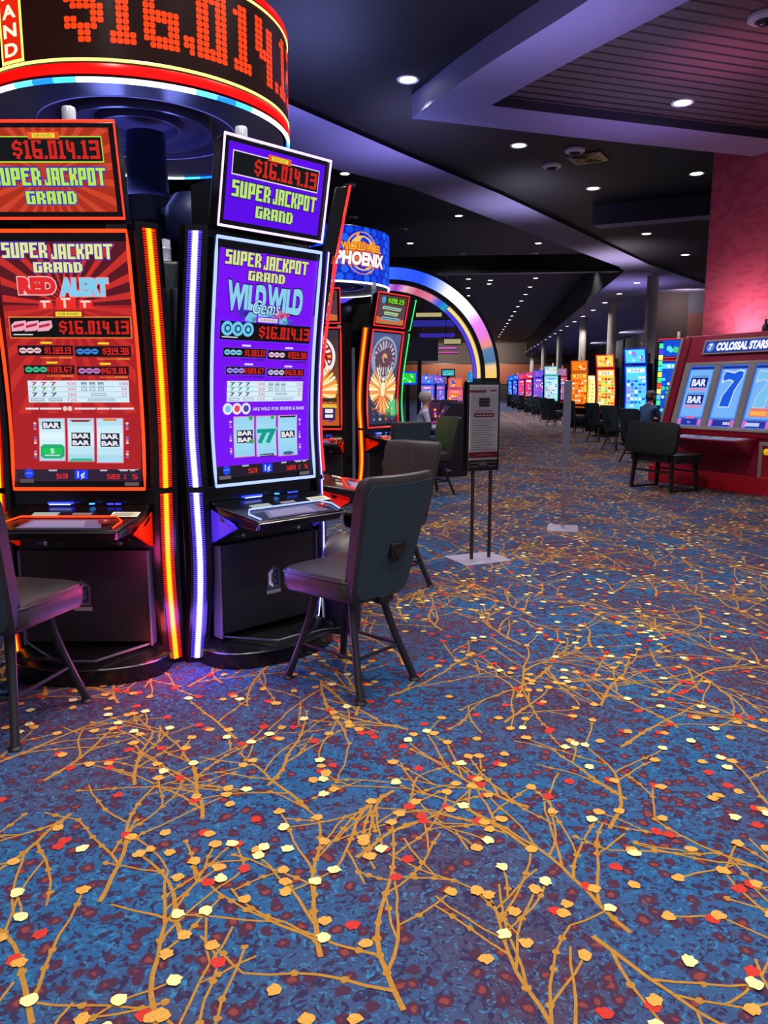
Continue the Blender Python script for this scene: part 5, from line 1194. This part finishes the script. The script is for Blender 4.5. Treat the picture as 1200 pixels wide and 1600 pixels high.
def bar_light(px, py, D, w_, h_, c, s_, label):
    x, y = at(px, D); z = 1.5 + (607 - py) / 1215 * D
    e = empty('hanging_light_box', (x, y, z), 0, label, 'hanging light', 'hanging light boxes far behind the arch')
    b = MB(); b.box(-w_ / 2 - .03, w_ / 2 + .03, 0, .3, -h_ / 2 - .03, h_ / 2 + .03, SATIN); b.build('housing', e)
    b = MB(); b.box(-w_ / 2, w_ / 2, -.01, 0, -h_ / 2, h_ / 2, E(c, s_)); b.build('lit_face', e)
    b = MB()
    for sx in (-1, 1): b.tube([(sx * w_ * .4, .15, h_ / 2 + .03), (sx * w_ * .4, .15, ZF - z)], .015, SATIN, 6)
    b.build('hanger', e)
for a__ in ((669, 495, 34, 1.1, .16, (200, 190, 130), .8, 'wide pale yellow light box high behind the arch'), (706, 535.5, 34, .72, .2, (200, 190, 140), .7, 'small pale yellow light box low behind the arch'), (700, 486, 36, .5, .2, (180, 170, 150), .6, 'dim grey light box near the arch crown'),
            (676, 508, 38, 2.0, .3, (50, 50, 170), .7, 'upper long blue light box behind the arch'), (682, 526, 40, 1.8, .2, (60, 50, 190), .7, 'lower long blue light box behind the arch'), (694, 545, 42, 1.3, .12, (200, 110, 190), .8, 'upper pink light bar behind the arch'), (697, 552, 44, 1.3, .1, (210, 90, 170), .8, 'lower pink light bar behind the arch')): bar_light(*a__)

# ------------------------------------------------------------ people
SKIN = mat('skin', (214, 150, 138), .5, 0, .4, var=.05)
def person(name, loc, rz, label, top, trousers, hairm, cap=None, lean=.12, arm=.35):
    root = empty(name, loc, rz, label, 'person')      # local: faces +Y, pelvis above origin, seated
    V = []; Ed = []; Rr = []
    def v(p, r, par=None):
        V.append(p); Rr.append(r)
        if par is not None: Ed.append((par, len(V) - 1))
        return len(V) - 1
    pel = v((0, 0, .68), (.15, .12)); a = v((0, lean * .3, .82), (.14, .11), pel); c = v((0, lean * .7, 1.0), (.165, .115), a); n0 = v((0, lean, 1.13), (.13, .09), c)
    n1 = v((0, lean + .01, 1.20), (.05, .05), n0); h0 = v((0, lean + .03, 1.26), (.062, .07), n1); h1 = v((0, lean + .035, 1.335), (.074, .09), h0); v((0, lean + .02, 1.41), (.055, .066), h1)
    for sx in (-1, 1):
        sh = v((sx * .165, lean, 1.10), (.058, .058), n0); el = v((sx * .22, lean + .08, .86), (.044, .044), sh); wr = v((sx * .17, lean + arm, .88), (.027, .027), el); ha = v((sx * .16, lean + arm + .06, .885), (.034, .018), wr)
        for k in range(4):
            f0 = v((sx * (.125 + .022 * k), lean + arm + .115, .885), (.0095, .0095), ha); f1 = v((sx * (.125 + .022 * k), lean + arm + .15 - .006 * abs(k - 1.5), .872), (.0085, .0085), f0); v((sx * (.125 + .022 * k), lean + arm + .165 - .006 * abs(k - 1.5), .85), (.007, .007), f1)
        t0 = v((sx * .118, lean + arm + .06, .875), (.011, .011), ha); v((sx * .105, lean + arm + .095, .865), (.009, .009), t0)
        hp = v((sx * .09, .03, .66), (.088, .085), pel); kn = v((sx * .12, .44, .655), (.062, .062), hp); an = v((sx * .12, .42, .22), (.042, .042), kn); ft = v((sx * .12, .45, .15), (.04, .035), an); v((sx * .125, .58, .135), (.038, .022), ft)
    me = bpy.data.meshes.new('body'); me.from_pydata(V, Ed, []); o = bpy.data.objects.new('body', me); COL.objects.link(o)
    m = o.modifiers.new('k', 'SKIN'); m.use_smooth_shade = True
    for i, sv in enumerate(me.skin_vertices[0].data): sv.radius = Rr[i]; sv.use_root = (i == 0)
    s_ = o.modifiers.new('s', 'SUBSURF'); s_.levels = 2; s_.render_levels = 2
    dg = bpy.context.evaluated_depsgraph_get(); m2 = bpy.data.meshes.new_from_object(o.evaluated_get(dg)); o.modifiers.clear(); o.data = m2; o.parent = root
    m2.materials.clear()
    for q in (top, trousers, SKIN, PLASTIC): m2.materials.append(q)
    for p in m2.polygons:
        x, y, z = p.center
        hand = z < .92 and z > .84 and y > lean + arm - .02 and abs(x) > .08
        if z > 1.175 or hand: p.material_index = 2
        elif z < .19: p.material_index = 3
        elif z < .745 and not (abs(x) < .17 and y < .05 and z > .70): p.material_index = 1
        else: p.material_index = 0
        p.use_smooth = True
    hy = lean + .03
    def blob(nm, m, c, r, parent=root, n=16, zc=None):
        b = MB(); prof_ = [(max(1e-4, math.cos(rad(-90 + 180 * i / 12))), math.sin(rad(-90 + 180 * i / 12))) for i in range(13)]
        b.lathe(prof_, m, n, cap=False); b.v = [(c[0] + x * r[0], c[1] + y * r[1], c[2] + z * r[2]) for x, y, z in b.v]; return b.build(nm, parent)
    if cap is None: blob('hair', hairm, (0, hy - .025, 1.365), (.102, .112, .105))
    else:
        blob('hair', hairm, (0, hy - .03, 1.33), (.086, .095, .08))
        blob('cap', cap, (0, hy + .0, 1.40), (.092, .105, .07)); b = MB(); b.lathe([(0, 1.395), (.08, 1.39), (.08, 1.398), (0, 1.405)], cap, 16, cx=0, cy=hy + .10); b.build('cap_peak', root)
    blob('nose', SKIN, (0, hy + .115, 1.325), (.012, .018, .02)); blob('mouth', mat('lips', (170, 80, 80), .5), (0, hy + .098, 1.285), (.024, .008, .006))
    for sx in (-1, 1): blob('eye', mat('eye', (40, 36, 40), .2), (sx * .03, hy + .098, 1.345), (.011, .007, .007)); blob('ear', SKIN, (sx * .088, hy, 1.33), (.012, .02, .03))
    return root
LAV = mat('lavender_cloth', (176, 168, 214), .85, bump=.3, bscale=30, var=.08); NAVY = mat('navy_cloth', (44, 70, 118), .85, bump=.3, bscale=30, var=.1)
person('person', (-.80, 12.78, 0), rad(-84), 'seated person with short grey hair in a lavender top, seen side-on through the arch', LAV, mat('blue_jeans', (50, 60, 120), .85), mat('grey_hair', (172, 158, 164), .8, bump=.6, bscale=80))
person('person', (3.62, 16.2, 0), rad(-50), 'seated person in a blue jacket and grey cap behind the bench', NAVY, mat('dark_trousers', (36, 38, 50), .85), mat('dark_hair', (60, 50, 50), .8), cap=mat('grey_cap', (86, 84, 88), .8))
